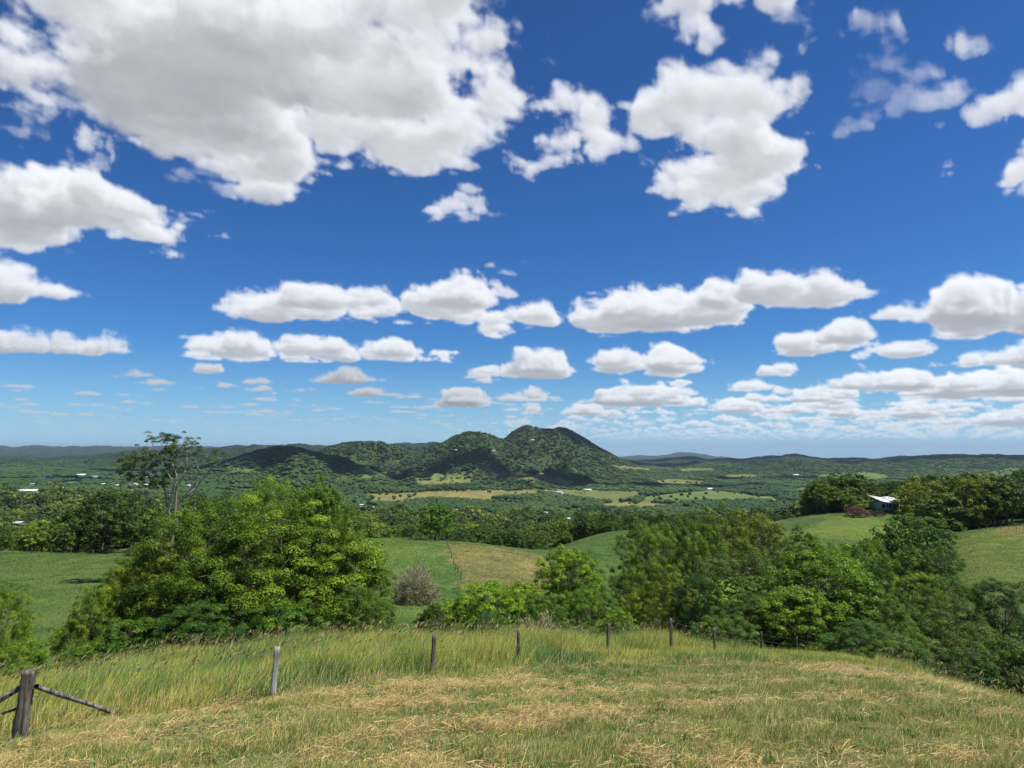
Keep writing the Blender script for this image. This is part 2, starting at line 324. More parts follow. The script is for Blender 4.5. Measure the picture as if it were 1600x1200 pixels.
# open land: polygon on the picture's ground, forward-distance limits, colour (albedo)
G_PAD=(.062,.115,.026); TAN=(.23,.185,.072); 
FIELDS=[
 ([(-900,861),(0,862),(100,863),(190,869),(330,880),(520,900),(520,1100),(-900,1100)],50,178,(.085,.135,.032)),
 ([(560,838),(600,841),(695,847),(722,908),(704,930),(704,1000),(560,1000)],50,195,(.090,.150,.034)),
 ([(697,848),(780,857),(848,867),(870,900),(830,935),(730,930),(720,908)],80,195,(.185,.165,.062)),
 ([(560,772),(620,771),(665,768),(760,766),(866,765),(872,770),(800,776),(745,784),(680,780),(630,786),(566,788),(585,779)],1500,4200,(.25,.21,.085)),
 ([(870,764),(1000,768),(1000,778),(960,786),(905,780),(862,772)],1500,4200,(.15,.17,.06)),
 ([(940,787),(985,784),(1060,789),(1050,794),(975,797),(942,795)],1500,4200,(.25,.20,.08)),
 ([(1010,776),(1060,770),(1110,766),(1150,769),(1200,779),(1215,783),(1160,784),(1060,787),(1000,785)],1500,4200,(.13,.18,.055)),
 ([(770,737),(830,738),(870,744),(906,753),(890,758),(840,752),(800,748),(770,745)],1500,5200,(.22,.22,.085)),
 ([(630,738),(690,736),(735,744),(700,750),(650,748)],2200,5200,(.15,.20,.07)),
 ([(650,750),(740,747),(735,755),(655,757)],2200,5200,(.20,.20,.08)),
 ([(545,733),(575,729),(590,738),(552,741)],2200,5200,(.10,.16,.05)),
 ([(868,732),(895,730),(905,738),(880,742)],2200,5200,(.12,.18,.05)),
 ([(955,726),(1012,731),(1020,736),(965,731)],2200,6200,(.20,.20,.08)),
 ([(1280,741),(1360,737),(1400,745),(1360,750),(1275,748)],3000,5600,(.13,.19,.05)),
 ([(1500,756),(1530,741),(1590,728),(1700,722),(1700,748),(1600,744),(1560,748)],2500,4300,(.11,.16,.045)),
 ([(1060,732),(1110,730),(1120,735),(1065,737)],3000,8000,(.16,.19,.07)),
 ([(360,733),(395,731),(400,737),(362,739)],2200,5200,(.11,.16,.05)),
 ([(1188,775),(1218,778),(1216,784),(1190,782)],1500,3500,(.18,.2,.07)),
 ([(1020,750),(1060,748),(1105,752),(1090,757),(1030,757)],2200,5200,(.17,.19,.07)),
 ([(1130,742),(1182,740),(1185,745),(1135,747)],2200,6200,(.17,.19,.07)),
 ([(80,755),(118,752),(128,759),(88,762)],1500,4200,(.12,.17,.05)),
 ([(195,765),(232,763),(242,770),(200,773)],1200,4200,(.12,.17,.05)),
 ([(545,741),(600,737),(612,743),(570,748)],2200,5200,(.13,.18,.06)),
 ([(20,778),(60,775),(72,782),(30,786)],1000,3200,(.10,.16,.045)),
 ([(1240,762),(1290,760),(1300,765),(1245,768)],1500,5200,(.12,.17,.05)),
 ([(925,868),(935,850),(1015,826),(1030,845),(1010,875),(950,885)],150,330,(.07,.125,.028)),
 ([(795,850),(820,840),(860,832),(880,850),(862,866)],180,330,(.085,.13,.035)),
 ([(1240,838),(1262,822),(1300,808),(1350,808),(1388,820),(1420,832),(1380,842),(1300,850),(1240,850)],235,345,(.105,.155,.032)),
 ([(1352,796),(1400,796),(1396,814),(1352,812)],240,370,(.075,.12,.03)),
 ([(1484,860),(1494,845),(1540,828),(1590,822),(1750,815),(2400,805),(2400,930),(1600,925),(1500,912),(1430,940),(1400,915),(1460,890)],78,262,(.125,.165,.036)),
 ([(1545,831),(1590,822),(1760,812),(2400,800),(2400,838),(1600,838),(1570,836)],120,262,(.20,.175,.065)),
]
def land(x,Y,z,jit=True):
    """index of the field a ground point lies in, -1 for wooded ground, -2 for the near hillside"""
    px,py=pxof(x,Y,z)
    if jit:
        k=np.clip(2500/np.maximum(Y,60),1,14)*.45
        px=px+k*tile_lookup2(x/180,Y/180); py=py+.25*k*tile_lookup2(x/150+.4,Y/150)+.20*k*tile_lookup2(x/28+.1,Y/28); px=px+1.0*k*tile_lookup2(x/24,Y/24)
    r=np.full(x.shape,-1)
    for i,(poly,a,b,c) in enumerate(FIELDS):
        m=(Y>a)&(Y<b)
        if m.any():
            q=np.zeros(x.shape,bool); q[m]=inpoly(px[m],py[m],poly); r[q]=i
    r[Y<52]=-2
    return r
def mesh_obj(name,V,Fc,mat=None,parent=None,attrs=None,smooth=False,coll=None):
    V=np.ascontiguousarray(V,np.float32); Fc=np.ascontiguousarray(Fc,np.int32); k=Fc.shape[1]
    me=bpy.data.meshes.new(name); me.vertices.add(len(V)); me.vertices.foreach_set('co',V.ravel())
    me.loops.add(Fc.size); me.loops.foreach_set('vertex_index',Fc.ravel())
    me.polygons.add(len(Fc)); me.polygons.foreach_set('loop_start',np.arange(0,Fc.size,k,dtype=np.int32))
    try: me.polygons.foreach_set('loop_total',np.full(len(Fc),k,np.int32))
    except Exception: pass
    if smooth: me.polygons.foreach_set('use_smooth',np.ones(len(Fc),bool))
    for an,(ty,dat) in (attrs or {}).items():
        at=me.attributes.new(an,ty,'POINT')
        at.data.foreach_set('color' if 'COLOR' in ty else 'vector' if ty=='FLOAT_VECTOR' else 'value',np.ascontiguousarray(dat,np.float32).ravel())
    me.update(calc_edges=True)
    if mat: me.materials.append(mat)
    o=bpy.data.objects.new(name,me); (coll or SC.collection).objects.link(o)
    if parent: o.parent=parent
    return o
def tag(o,label=None,cat=None,group=None,kind=None):
    for k,v in (('label',label),('category',cat),('group',group),('kind',kind)):
        if v: o[k]=v
    return o
def empty(name,loc,rz=0):
    o=bpy.data.objects.new(name,None); SC.collection.objects.link(o); o.location=loc; o.rotation_euler=(0,0,rz); o.empty_display_size=.3
    return o
def material(name,base=(.5,.5,.5),rough=.8,spec=.3):
    m=bpy.data.materials.new(name); m.use_nodes=True; b=m.node_tree.nodes['Principled BSDF']
    b.inputs['Base Color'].default_value=(*base,1); b.inputs['Roughness'].default_value=rough; b.inputs['Specular IOR Level'].default_value=spec
    return m,m.node_tree,b
def noise_tex(nt,scale,detail=4,rough=.55,vec=None,dim='3D'):
    n=N(nt,'ShaderNodeTexNoise'); n.inputs['Scale'].default_value=scale; n.inputs['Detail'].default_value=detail; n.inputs['Roughness'].default_value=rough
    if vec is not None: nt.links.new(vec,n.inputs['Vector'])
    return n.outputs[0]
def ramp(nt,fac,stops):
    r=N(nt,'ShaderNodeValToRGB'); nt.links.new(fac,r.inputs[0]); e=r.color_ramp.elements
    while len(e)<len(stops): e.new(.5)
    for q,(p,c) in zip(e,stops): q.position=p; q.color=(*c,1)
    return r.outputs[0]
def mixc(nt,mode,f,a,b):
    n=N(nt,'ShaderNodeMix',data_type='RGBA',blend_type=mode)
    for s,v in ((0,f),(6,a),(7,b)):
        if isinstance(v,(int,float)): n.inputs[s].default_value=v
        elif isinstance(v,tuple): n.inputs[s].default_value=(*v,1)
        else: nt.links.new(v,n.inputs[s])
    return n.outputs[2]
def ground_material():
    m,nt,b=material('ground',rough=.95,spec=.1)
    at=N(nt,'ShaderNodeAttribute',attribute_name='land_colour'); wd=N(nt,'ShaderNodeAttribute',attribute_name='wood')
    geo=N(nt,'ShaderNodeNewGeometry'); P=geo.outputs['Position']
    n1=noise_tex(nt,.9,5,.65,P); n2=noise_tex(nt,.07,5,.6,P); n3=noise_tex(nt,.012,5,.6,P)
    mp=N(nt,'ShaderNodeMapping'); mp.inputs['Scale'].default_value=(1,.35,1); nt.links.new(P,mp.inputs[0]); n4=noise_tex(nt,.35,4,.6,mp.outputs[0])
    v=mixc(nt,'MULTIPLY',1.0,at.outputs[0],ramp(nt,n1,[(.3,(.62,.64,.6)),(.7,(1.4,1.36,1.3))]))
    v=mixc(nt,'MULTIPLY',1.0,v,ramp(nt,n4,[(.32,(.72,.80,.72)),(.7,(1.28,1.18,1.2))]))
    v=mixc(nt,'MULTIPLY',1.0,v,ramp(nt,n2,[(.32,(.66,.78,.75)),(.7,(1.36,1.2,1.2))]))
    gr=mixc(nt,'MIX',ramp(nt,n2,[(.44,(.0,.0,.0)),(.60,(.55,.55,.55))]),v,(.085,.125,.030)); v=gr
    v=mixc(nt,'MULTIPLY',1.0,v,ramp(nt,n3,[(.35,(.82,.85,.9)),(.65,(1.18,1.14,1.05))]))
    # woods too far off to show single trees: canopy mottling
    n5=noise_tex(nt,.03,6,.75,P); n6=noise_tex(nt,.0022,4,.6,P)
    c=mixc(nt,'MULTIPLY',1.0,(.022,.043,.023),ramp(nt,n5,[(.36,(.35,.38,.4)),(.62,(1.6,1.5,1.4))]))
    c=mixc(nt,'MULTIPLY',1.0,c,ramp(nt,n6,[(.4,(.7,.75,.8)),(.62,(1.35,1.3,1.1))]))
    v=mixc(nt,'MIX',wd.outputs['Fac'],v,c)
    nt.links.new(v,b.inputs['Base Color'])
    bp=N(nt,'ShaderNodeBump'); bp.inputs['Strength'].default_value=.7; bp.inputs['Distance'].default_value=.25; nt.links.new(n1,bp.inputs['Height'])
    bp2=N(nt,'ShaderNodeBump'); bp2.inputs['Distance'].default_value=22; nt.links.new(n5,bp2.inputs['Height']); nt.links.new(bp.outputs[0],bp2.inputs['Normal'])
    nt.links.new(wd.outputs['Fac'],bp2.inputs['Strength']); nt.links.new(bp2.outputs[0],b.inputs['Normal'])
    return m
def build_terrain():
    NU,NR=880,1000
    s=np.linspace(0,1,NR); Y=np.concatenate([np.linspace(-40,2.9,22),np.exp(np.linspace(math.log(3),math.log(34000),NR-22))])
    U=np.linspace(-1,1,NU); U=(.86*U+.44*U**5)
    X=U[None,:]*np.sqrt(Y**2+20.**2)[:,None]; YY=np.repeat(Y[:,None],NU,1)
    Z=height(X.ravel(),YY.ravel()); x=X.ravel(); y=YY.ravel()
    li=land(x,y,Z)
    col=np.zeros((len(x),4),np.float32); col[:,3]=1; k=(np.clip(1.6-y/1500,0,1))[:,None]; col[:,:3]=np.array([.040,.062,.022])*(1-k)+np.array([.060,.102,.026])*k
    for i,f in enumerate(FIELDS): col[li==i,:3]=f[3]
    col[li==-2,:3]=(.20,.18,.07)
    m=(li==-2)&(y>17); col[m,:3]=(.09,.12,.035)
    wood=((li==-1)&(y>5500)).astype(np.float32)
    idx=np.arange(NR*NU).reshape(NR,NU)
    Fc=np.stack([idx[:-1,:-1],idx[:-1,1:],idx[1:,1:],idx[1:,:-1]],-1).reshape(-1,4)
    V=np.stack([x,y,Z],1)
    o=mesh_obj('terrain',V,Fc,ground_material(),attrs={'land_colour':('FLOAT_COLOR',col),'wood':('FLOAT',wood)},smooth=True)
    tag(o,'rolling farmland hills and valley floor running out to the mountains','terrain',kind='structure')
    return o
build_terrain()
# running horizon per azimuth, to leave out what the photograph shows nothing of
_U=np.linspace(-1.05,1.05,720); _Yr=np.exp(np.linspace(math.log(8),math.log(30000),700))
_XX=_U[None,:]*_Yr[:,None]; _ZZ=height(_XX.ravel(),np.repeat(_Yr[:,None],720,1).ravel()).reshape(700,720)
_T=(_ZZ-EYE)/_Yr[:,None]; _RM=np.maximum.accumulate(_T,0)
def visible(x,Y,ztop,slack=0.):
    j=np.clip(np.round((x/Y+1.05)/2.1*719).astype(int),0,719); i=np.clip(((np.log(Y*.97)-math.log(8))/(math.log(30000)-math.log(8))*699).astype(int),0,699)
    return (ztop+slack-EYE)/Y>_RM[i,j]
# ================================================================ houses
HSE=[]
def join(parts):
    Vs,Fs,o=[],[],0
    for V,F in parts: Vs.append(V); Fs.append(F+o); o+=len(V)
    return np.concatenate(Vs),np.concatenate(Fs)
rg=np.random.default_rng(5)
def onground(px,py,ya,yb):
    """walk out along a line of sight until it meets the ground"""
    Y=np.linspace(ya,yb,600); k=math.cos(PITCH)+0*Y
    z=EYE+Y*tanel(py); x=(px-800)/F_PX*(Y*math.cos(PITCH)+(z-EYE)*math.sin(PITCH)); g=height(x,Y)
    i=int(np.argmax(g>=z)) if (g>=z).any() else len(Y)-1
    return float(x[i]),float(Y[i]),float(g[i])

def plain(name,c,r=.6,s=.3): return material(name,c,r,s)[0]
M_ROOFW=plain('white_roofing',(.80,.81,.82),.45); M_ROOFG=plain('grey_roofing',(.42,.44,.46),.5); M_ROOFB=plain('blue_grey_roofing',(.30,.36,.42),.5); M_WALLW=plain('pale_wall',(.62,.60,.55),.8); M_WALLB=plain('brown_wall',(.26,.20,.15),.85); M_WALLG=plain('grey_wall',(.48,.50,.49),.85); M_GLASS=plain('window_glass',(.03,.04,.05),.1,.6)
def boxm(cx,cy,cz,sx,sy,sz,ang=0):
    V=np.array([(i,j,k) for i in (-.5,.5) for j in (-.5,.5) for k in (-.5,.5)])*np.array([sx,sy,sz]); 
    if ang: c,s=math.cos(ang),math.sin(ang); V=np.stack([V[:,0]*c+V[:,2]*s,V[:,1],-V[:,0]*s+V[:,2]*c],1)
    F=np.array([(0,1,3,2),(4,6,7,5),(0,4,5,1),(2,3,7,6),(0,2,6,4),(1,5,7,3)]); return V+np.array([cx,cy,cz]),F
def gable(w,d,h,rise,ov=.5,th=.18):
    a=w/2+ov; b=d/2+ov; k=rise*ov/(d/2)
    V=np.array([(-a,-b,h-k),(a,-b,h-k),(-a,0,h+rise),(a,0,h+rise),(-a,b,h-k),(a,b,h-k)]); W=V+np.array([0,0,th]); V=np.concatenate([V,W])
    F=np.array([(0,1,3,2),(2,3,5,4),(6,8,9,7),(8,10,11,9),(0,6,7,1),(4,5,11,10),(0,2,8,6),(2,4,10,8),(1,7,9,3),(3,9,11,5)]); return V,F
def gable_walls(w,d,h,rise):
    V=np.array([(-w/2,-d/2,-1.5),(w/2,-d/2,-1.5),(w/2,d/2,-1.5),(-w/2,d/2,-1.5),(-w/2,-d/2,h),(w/2,-d/2,h),(w/2,d/2,h),(-w/2,d/2,h),(-w/2,0,h+rise-.01),(w/2,0,h+rise-.01)])
    F=np.array([(0,1,5,4),(2,3,7,6),(1,2,6,5),(3,0,4,7),(4,7,8,8),(5,9,6,6)])
    return V,F
def gable_walls_obj(name,w,d,h,rise,mat,parent):
    me=bpy.data.meshes.new(name); V,_=gable_walls(w,d,h,rise)
    me.from_pydata([tuple(v) for v in V],[],[(0,1,5,4),(2,3,7,6),(1,2,6,9,5),(3,0,4,8,7)]); me.materials.append(mat); o=bpy.data.objects.new(name,me); SC.collection.objects.link(o); o.parent=parent; return o
def house(px,py,wpx,ya,yb,roof,wall,label,group=None,rz=None,h=3.6,name='house',fixed=None,ratio=.6):
    x,y,z=onground(px,py,ya,yb) if fixed is None else (((px-800)/F_PX)*fixed*1.0,fixed,gz((px-800)/F_PX*fixed,fixed))
    w=max(9.,wpx/F_PX*y); HSE.append((x,y,z,w)); d=max(7.,w*ratio); r=empty(name,(x,y,z),rz if rz is not None else (rg.random()-.5)*.9); tag(r,label,'house',group)
    gable_walls_obj('wall',w,d,h,d*.16,wall,r); V,F=gable(w,d,h,d*.16); mesh_obj('roof',V,F,roof,r)
    n=max(2,int(w/4))
    for k in range(n):
        V,F=boxm(-w/2+(k+.5)*w/n,-d/2-.01,h*.52,1.6,.08,1.3); mesh_obj('window',V,F,M_GLASS,r)
    return r
# the white-roofed house on the knoll: stilted deck, long fly-away roof
hx,hy=((1386-800)/F_PX)*345*1.0,345; hz=gz(hx,hy)
hx=(1386-800)/F_PX*(hy*math.cos(PITCH)+(hz-EYE)*math.sin(PITCH))
Hh=empty('house',(hx,hy,hz+1.4),.12); tag(Hh,'grey house with a white fly-away roof and railed deck on the right-hand knoll','house')
V,F=boxm(0.2,1.5,2.0,10.6,7,3.6); mesh_obj('wall',V,F,M_WALLG,Hh)
V1=boxm(-3.1,0,4.75,6.6,11,.22,.17); V2=boxm(3.05,0,4.40,6.0,11,.22,-.06); V,F=join([V1,V2]); V[:,2]+=V[:,1]*.20+.25; mesh_obj('roof',V,F,M_ROOFW,Hh)
V,F=boxm(0,-3.2,.1,12.2,3,.25); dk=mesh_obj('deck',V,F,M_WALLB,Hh)
rails=[boxm(0,-4.65,1.15,12.2,.09,.12),boxm(0,-4.65,.7,12.2,.05,.06)]+[boxm(-6+i*1.5,-4.66,.65,.10,.10,1.0) for i in range(9)]; V,F=join(rails); mesh_obj('railing',V,F,M_WALLW,dk)
for i in range(4): V,F=boxm(-5.9+i*3.93,-4.4,.9,.16,.16,6.4-.25*abs(i-1.6)); mesh_obj('veranda_post',V,F,M_WALLW,Hh)
for i in range(3): V,F=boxm(-3.4+i*3.2,-2.03,1.9,2.0,.10,1.9); mesh_obj('window',V,F,M_GLASS,Hh)
V,F=boxm(0.2,1.5,-.8,9.8,6.4,2.2); mesh_obj('undercroft',V,F,M_WALLB,Hh)
house(647,812,22,300,1500,M_ROOFW,M_WALLW,'white-roofed house in the trees just left of the corner tree of the middle paddock',rz=.15,h=5.5)
house(710,799,12,300,2200,M_ROOFG,M_WALLW,'small pale roof among trees right of the corner tree',rz=.1)
house(565,791,9,300,2200,M_ROOFW,M_WALLW,'small white roof just right of the biggest tree, below the valley field')
house(582,795,9,300,2200,M_ROOFG,M_WALLW,'small grey roof right of the white one, below the valley field')
house(852,803,7,300,2200,M_ROOFW,M_WALLW,'tiny white shed above a bare bank in the middle of the valley wood')
house(856,818,10,300,2000,M_ROOFW,M_WALLB,'small pale house on the bare brown bank in the valley wood')
house(889,814,12,300,2000,M_ROOFW,M_WALLW,'bright white-roofed house right of the bare brown bank',h=5)
house(935,817,8,300,2000,M_ROOFW,M_WALLW,'small white house left of the blue-grey roof in the valley wood')
house(951,818,9,300,2000,M_ROOFB,M_WALLW,'small house with a blue-grey roof in the valley wood')
house(872,771,14,1200,3600,M_ROOFG,M_WALLW,'grey farm shed at the left end of the middle valley fields',h=5,name='farm_shed')
house(918,767,12,1200,3600,M_ROOFW,M_WALLW,'pale farm shed between the two valley fields',h=4,name='farm_shed')
house(1108,765,10,1200,3600,M_ROOFW,M_WALLW,'white farmhouse at the top edge of the right valley field')
house(1243,743,9,1500,5200,M_ROOFW,M_WALLW,'small white building in the plain left of the conical green hill')
house(45,771,32,500,2600,M_ROOFW,M_WALLW,'long white building, the largest one in the valley at the far left',rz=.02,h=6,ratio=.4)
house(26,823,22,300,1500,M_ROOFG,M_WALLB,'grey-roofed house in trees behind the left paddock',rz=-.1,h=4)
house(5,761,6,500,2600,M_ROOFW,M_WALLW,'small white house at the left edge above the long white building')
for (px,py,w,rf,lb) in [(76,747,11,M_ROOFG,'grey roof at the upper left end of the town'),(127,743,12,M_ROOFW,'white house topmost in the left part of the town'),(122,750,9,M_ROOFG,'grey-roofed house below the topmost white house of the town'),(148,746,9,M_ROOFG,'grey roof right of the topmost white house of the town'),
  (162,758,9,M_ROOFW,'white house in the middle left of the town, above the gum tree base'),(184,760,9,M_ROOFW,'white roof left of the gum tree in the town'),(207,748,12,M_ROOFG,'grey house seen through the leaves of the gum tree'),(212,758,9,M_ROOFW,'white house seen behind the left limb of the gum tree'),(232,747,9,M_ROOFW,'white roof seen behind the crown of the gum tree'),
  (228,759,10,M_ROOFW,'white roof between the gum tree limbs'),(250,761,8,M_ROOFG,'small grey roof between the gum tree limbs'),(295,760,9,M_ROOFW,'white roof right of the gum tree limbs'),(268,776,8,M_ROOFW,'small white roof low behind the gum tree trunk'),(50,758,10,M_ROOFB,'blue-grey roof above the long white building'),(100,764,8,M_ROOFW,'small white roof right of the long white building')]:
    house(px,py,w,500,3600,rf,M_WALLW,lb,'houses of the town in the valley at the left')
for (px,py,w,lb) in [(713,704,6,'white house on the middle slope of the second mountain'),(771,706,5,'tiny white house right on the slope below the main mountain'),(832,689,7,'white house high on the main mountain near its top')]:
    house(px,py,w,3000,5200,M_ROOFW,M_WALLW,lb)
# ================================================================ vegetation: materials
def leaf_material(name,transl=.24,gloss=.20,vr=0):
    m,nt,b=material(name,rough=.48,spec=gloss)
    oi=N(nt,'ShaderNodeObjectInfo'); at=N(nt,'ShaderNodeAttribute',attribute_name='v')
    c=mixc(nt,'MULTIPLY',1.0,oi.outputs['Color'],ramp(nt,at.outputs['Fac'],[(0,(.42,.50,.55)),(.5,(1.05,1.05,.85)),(1,(2.3,1.9,1.35))]))
    c=mixc(nt,'MULTIPLY',1.0,c,ramp(nt,oi.outputs['Random'],[(0,(.42,.52,.62)),(.5,(.95,1,1)),(.85,(1.5,1.32,1.05)),(1,(2.3,1.9,1.5))] if vr else [(0,(.62,.70,.80)),(.5,(1,1,1)),(1,(1.5,1.32,1.05))]))
    geo=N(nt,'ShaderNodeNewGeometry'); pn=noise_tex(nt,.011,3,.6,geo.outputs['Position'])
    c=mixc(nt,'MULTIPLY',1.0,c,ramp(nt,pn,[(.36,(.72,.80,.9)),(.62,(1.3,1.16,1.0))]))
    nt.links.new(c,b.inputs['Base Color'])
    tr=N(nt,'ShaderNodeBsdfTranslucent'); tcl=mixc(nt,'MULTIPLY',1.0,c,(1.25,1.35,.55)); nt.links.new(tcl,tr.inputs[0])
    mx=N(nt,'ShaderNodeMixShader'); mx.inputs[0].default_value=transl
    nt.links.new(b.outputs[0],mx.inputs[1]); nt.links.new(tr.outputs[0],mx.inputs[2])
    nt.links.new(mx.outputs[0],nt.nodes['Material Output'].inputs[0]); return m
def bark_material(name,c1,c2):
    m,nt,b=material(name,rough=.9,spec=.1)
    tc=N(nt,'ShaderNodeTexCoord'); mp=N(nt,'ShaderNodeMapping'); mp.inputs['Scale'].default_value=(3,3,.6); nt.links.new(tc.outputs['Object'],mp.inputs[0])
    n=noise_tex(nt,2.2,5,.65,mp.outputs[0]); nt.links.new(ramp(nt,n,[(.3,c1),(.7,c2)]),b.inputs['Base Color'])
    bp=N(nt,'ShaderNodeBump'); bp.inputs['Strength'].default_value=.6; nt.links.new(n,bp.inputs['Height']); nt.links.new(bp.outputs[0],b.inputs['Normal']); return m
M_LEAF=leaf_material('leaves'); M_LEAF2=leaf_material('far_leaves',vr=1); M_TWIG=leaf_material('grey_twigs',.05,.1)
M_BARK=bark_material('bark',(.09,.07,.05),(.24,.20,.15)); M_GUM=bark_material('pale_bark',(.16,.13,.10),(.46,.41,.34))
# canopy of woods some kilometres off
def canopy_material():
    m,nt,b=material('canopy',rough=.9,spec=.1)
    oi=N(nt,'ShaderNodeObjectInfo'); tc=N(nt,'ShaderNodeTexCoord'); geo=N(nt,'ShaderNodeNewGeometry')
    n=noise_tex(nt,3.2,4,.7,tc.outputs['Object']); n2=noise_tex(nt,.004,4,.65,geo.outputs['Position'])
    c=mixc(nt,'MULTIPLY',1.0,(.050,.090,.033),ramp(nt,n,[(.35,(.75,.78,.78)),(.65,(1.22,1.2,1.1))]))
    c=mixc(nt,'MULTIPLY',1.0,c,ramp(nt,oi.outputs['Random'],[(0,(.78,.82,.86)),(.7,(1,1,1)),(1,(1.25,1.18,1.03))]))
    c=mixc(nt,'MULTIPLY',1.0,c,ramp(nt,n2,[(.38,(.7,.75,.8)),(.62,(1.3,1.2,1.0))]))
    nt.links.new(c,b.inputs['Base Color'])
    bp=N(nt,'ShaderNodeBump'); bp.inputs['Strength'].default_value=1; bp.inputs['Distance'].default_value=.3; nt.links.new(n,bp.inputs['Height']); nt.links.new(bp.outputs[0],b.inputs['Normal'])
    return m
M_CANOPY=canopy_material()

# ================================================================ tree builders (unit: metres, base at the origin)
def unit(n,rng):
    v=rng.standard_normal((n,3)); return v/np.linalg.norm(v,axis=1,keepdims=True)
def leaves_mesh(C,R,per,size,rng,aspect=1.9,up=.38,shell=.5,droop=0.):
    """C clump centres (n,3), R clump radii (n,), per leaves each -> diamond cards"""
    n=len(C); tot=n*per
    ci=np.repeat(np.arange(n),per)
    d=unit(tot,rng); d[:,2]=np.where(d[:,2]<-.25,-d[:,2]*.6,d[:,2])
    r=rng.random(tot)**(.33)*(1-shell)+shell*rng.random(tot)**.15
    P=C[ci]+d*(R[ci]*r)[:,None]*np.array([1,1,.92])
    nrm=d*1.0+unit(tot,rng)*.52+np.array([0,0,up*.7]); nrm/=np.linalg.norm(nrm,axis=1,keepdims=True)
    t=unit(tot,rng); t[:,2]-=droop; t-=nrm*(t*nrm).sum(1,keepdims=True); t/=np.linalg.norm(t,axis=1,keepdims=True)+1e-9
    b=np.cross(nrm,t)
    L=size*(.65+.7*rng.random(tot))[:,None]; Wd=L/aspect
    V=np.stack([P-t*L*.5,P+b*Wd*.5-t*L*.08+nrm*L*.06,P+t*L*.5,P-b*Wd*.5-t*L*.08+nrm*L*.06],1).reshape(-1,3)
    F=np.arange(tot*4).reshape(-1,4)
    cv=rng.random(n)
    v=np.clip(.55*cv[ci]+.45*rng.random(tot),0,1); v=np.clip(v+(rng.random(tot)<.02)*.3,0,1)
    return V,F,np.repeat(v,4)
def tube(pts,rad,sides=6):
    pts=np.asarray(pts,float); n=len(pts); a=np.linspace(0,2*math.pi,sides,endpoint=False)
    T=np.gradient(pts,axis=0); T/=np.linalg.norm(T,axis=1,keepdims=True)+1e-9
    ref=np.where(np.abs(T[:,[2]])>.9,np.array([[1.,0,0]]),np.array([[0,0,1.]])); A=np.cross(T,ref); A/=np.linalg.norm(A,axis=1,keepdims=True); B=np.cross(T,A)
    V=(pts[:,None]+np.asarray(rad)[:,None,None]*(np.cos(a)[None,:,None]*A[:,None]+np.sin(a)[None,:,None]*B[:,None])).reshape(-1,3)
    i=np.arange((n-1)*sides); r=i//sides; c=i%sides; c2=(c+1)%sides
    F=np.stack([r*sides+c,r*sides+c2,(r+1)*sides+c2,(r+1)*sides+c],1); return V,F
def limb(p0,p1,r0,r1,rng,n=6,bow=.12,sides=6):
    t=np.linspace(0,1,n)[:,None]; p0=np.asarray(p0,float); p1=np.asarray(p1,float); L=np.linalg.norm(p1-p0)
    mid=(p0+p1)/2+rng.standard_normal(3)*L*bow+np.array([0,0,-L*.06])
    P=(1-t)**2*p0+2*t*(1-t)*mid+t*t*p1+np.concatenate([np.zeros((1,3)),rng.standard_normal((n-1,3))*L*.018])
    return P,tube(P,np.linspace(r0,r1,n),sides)
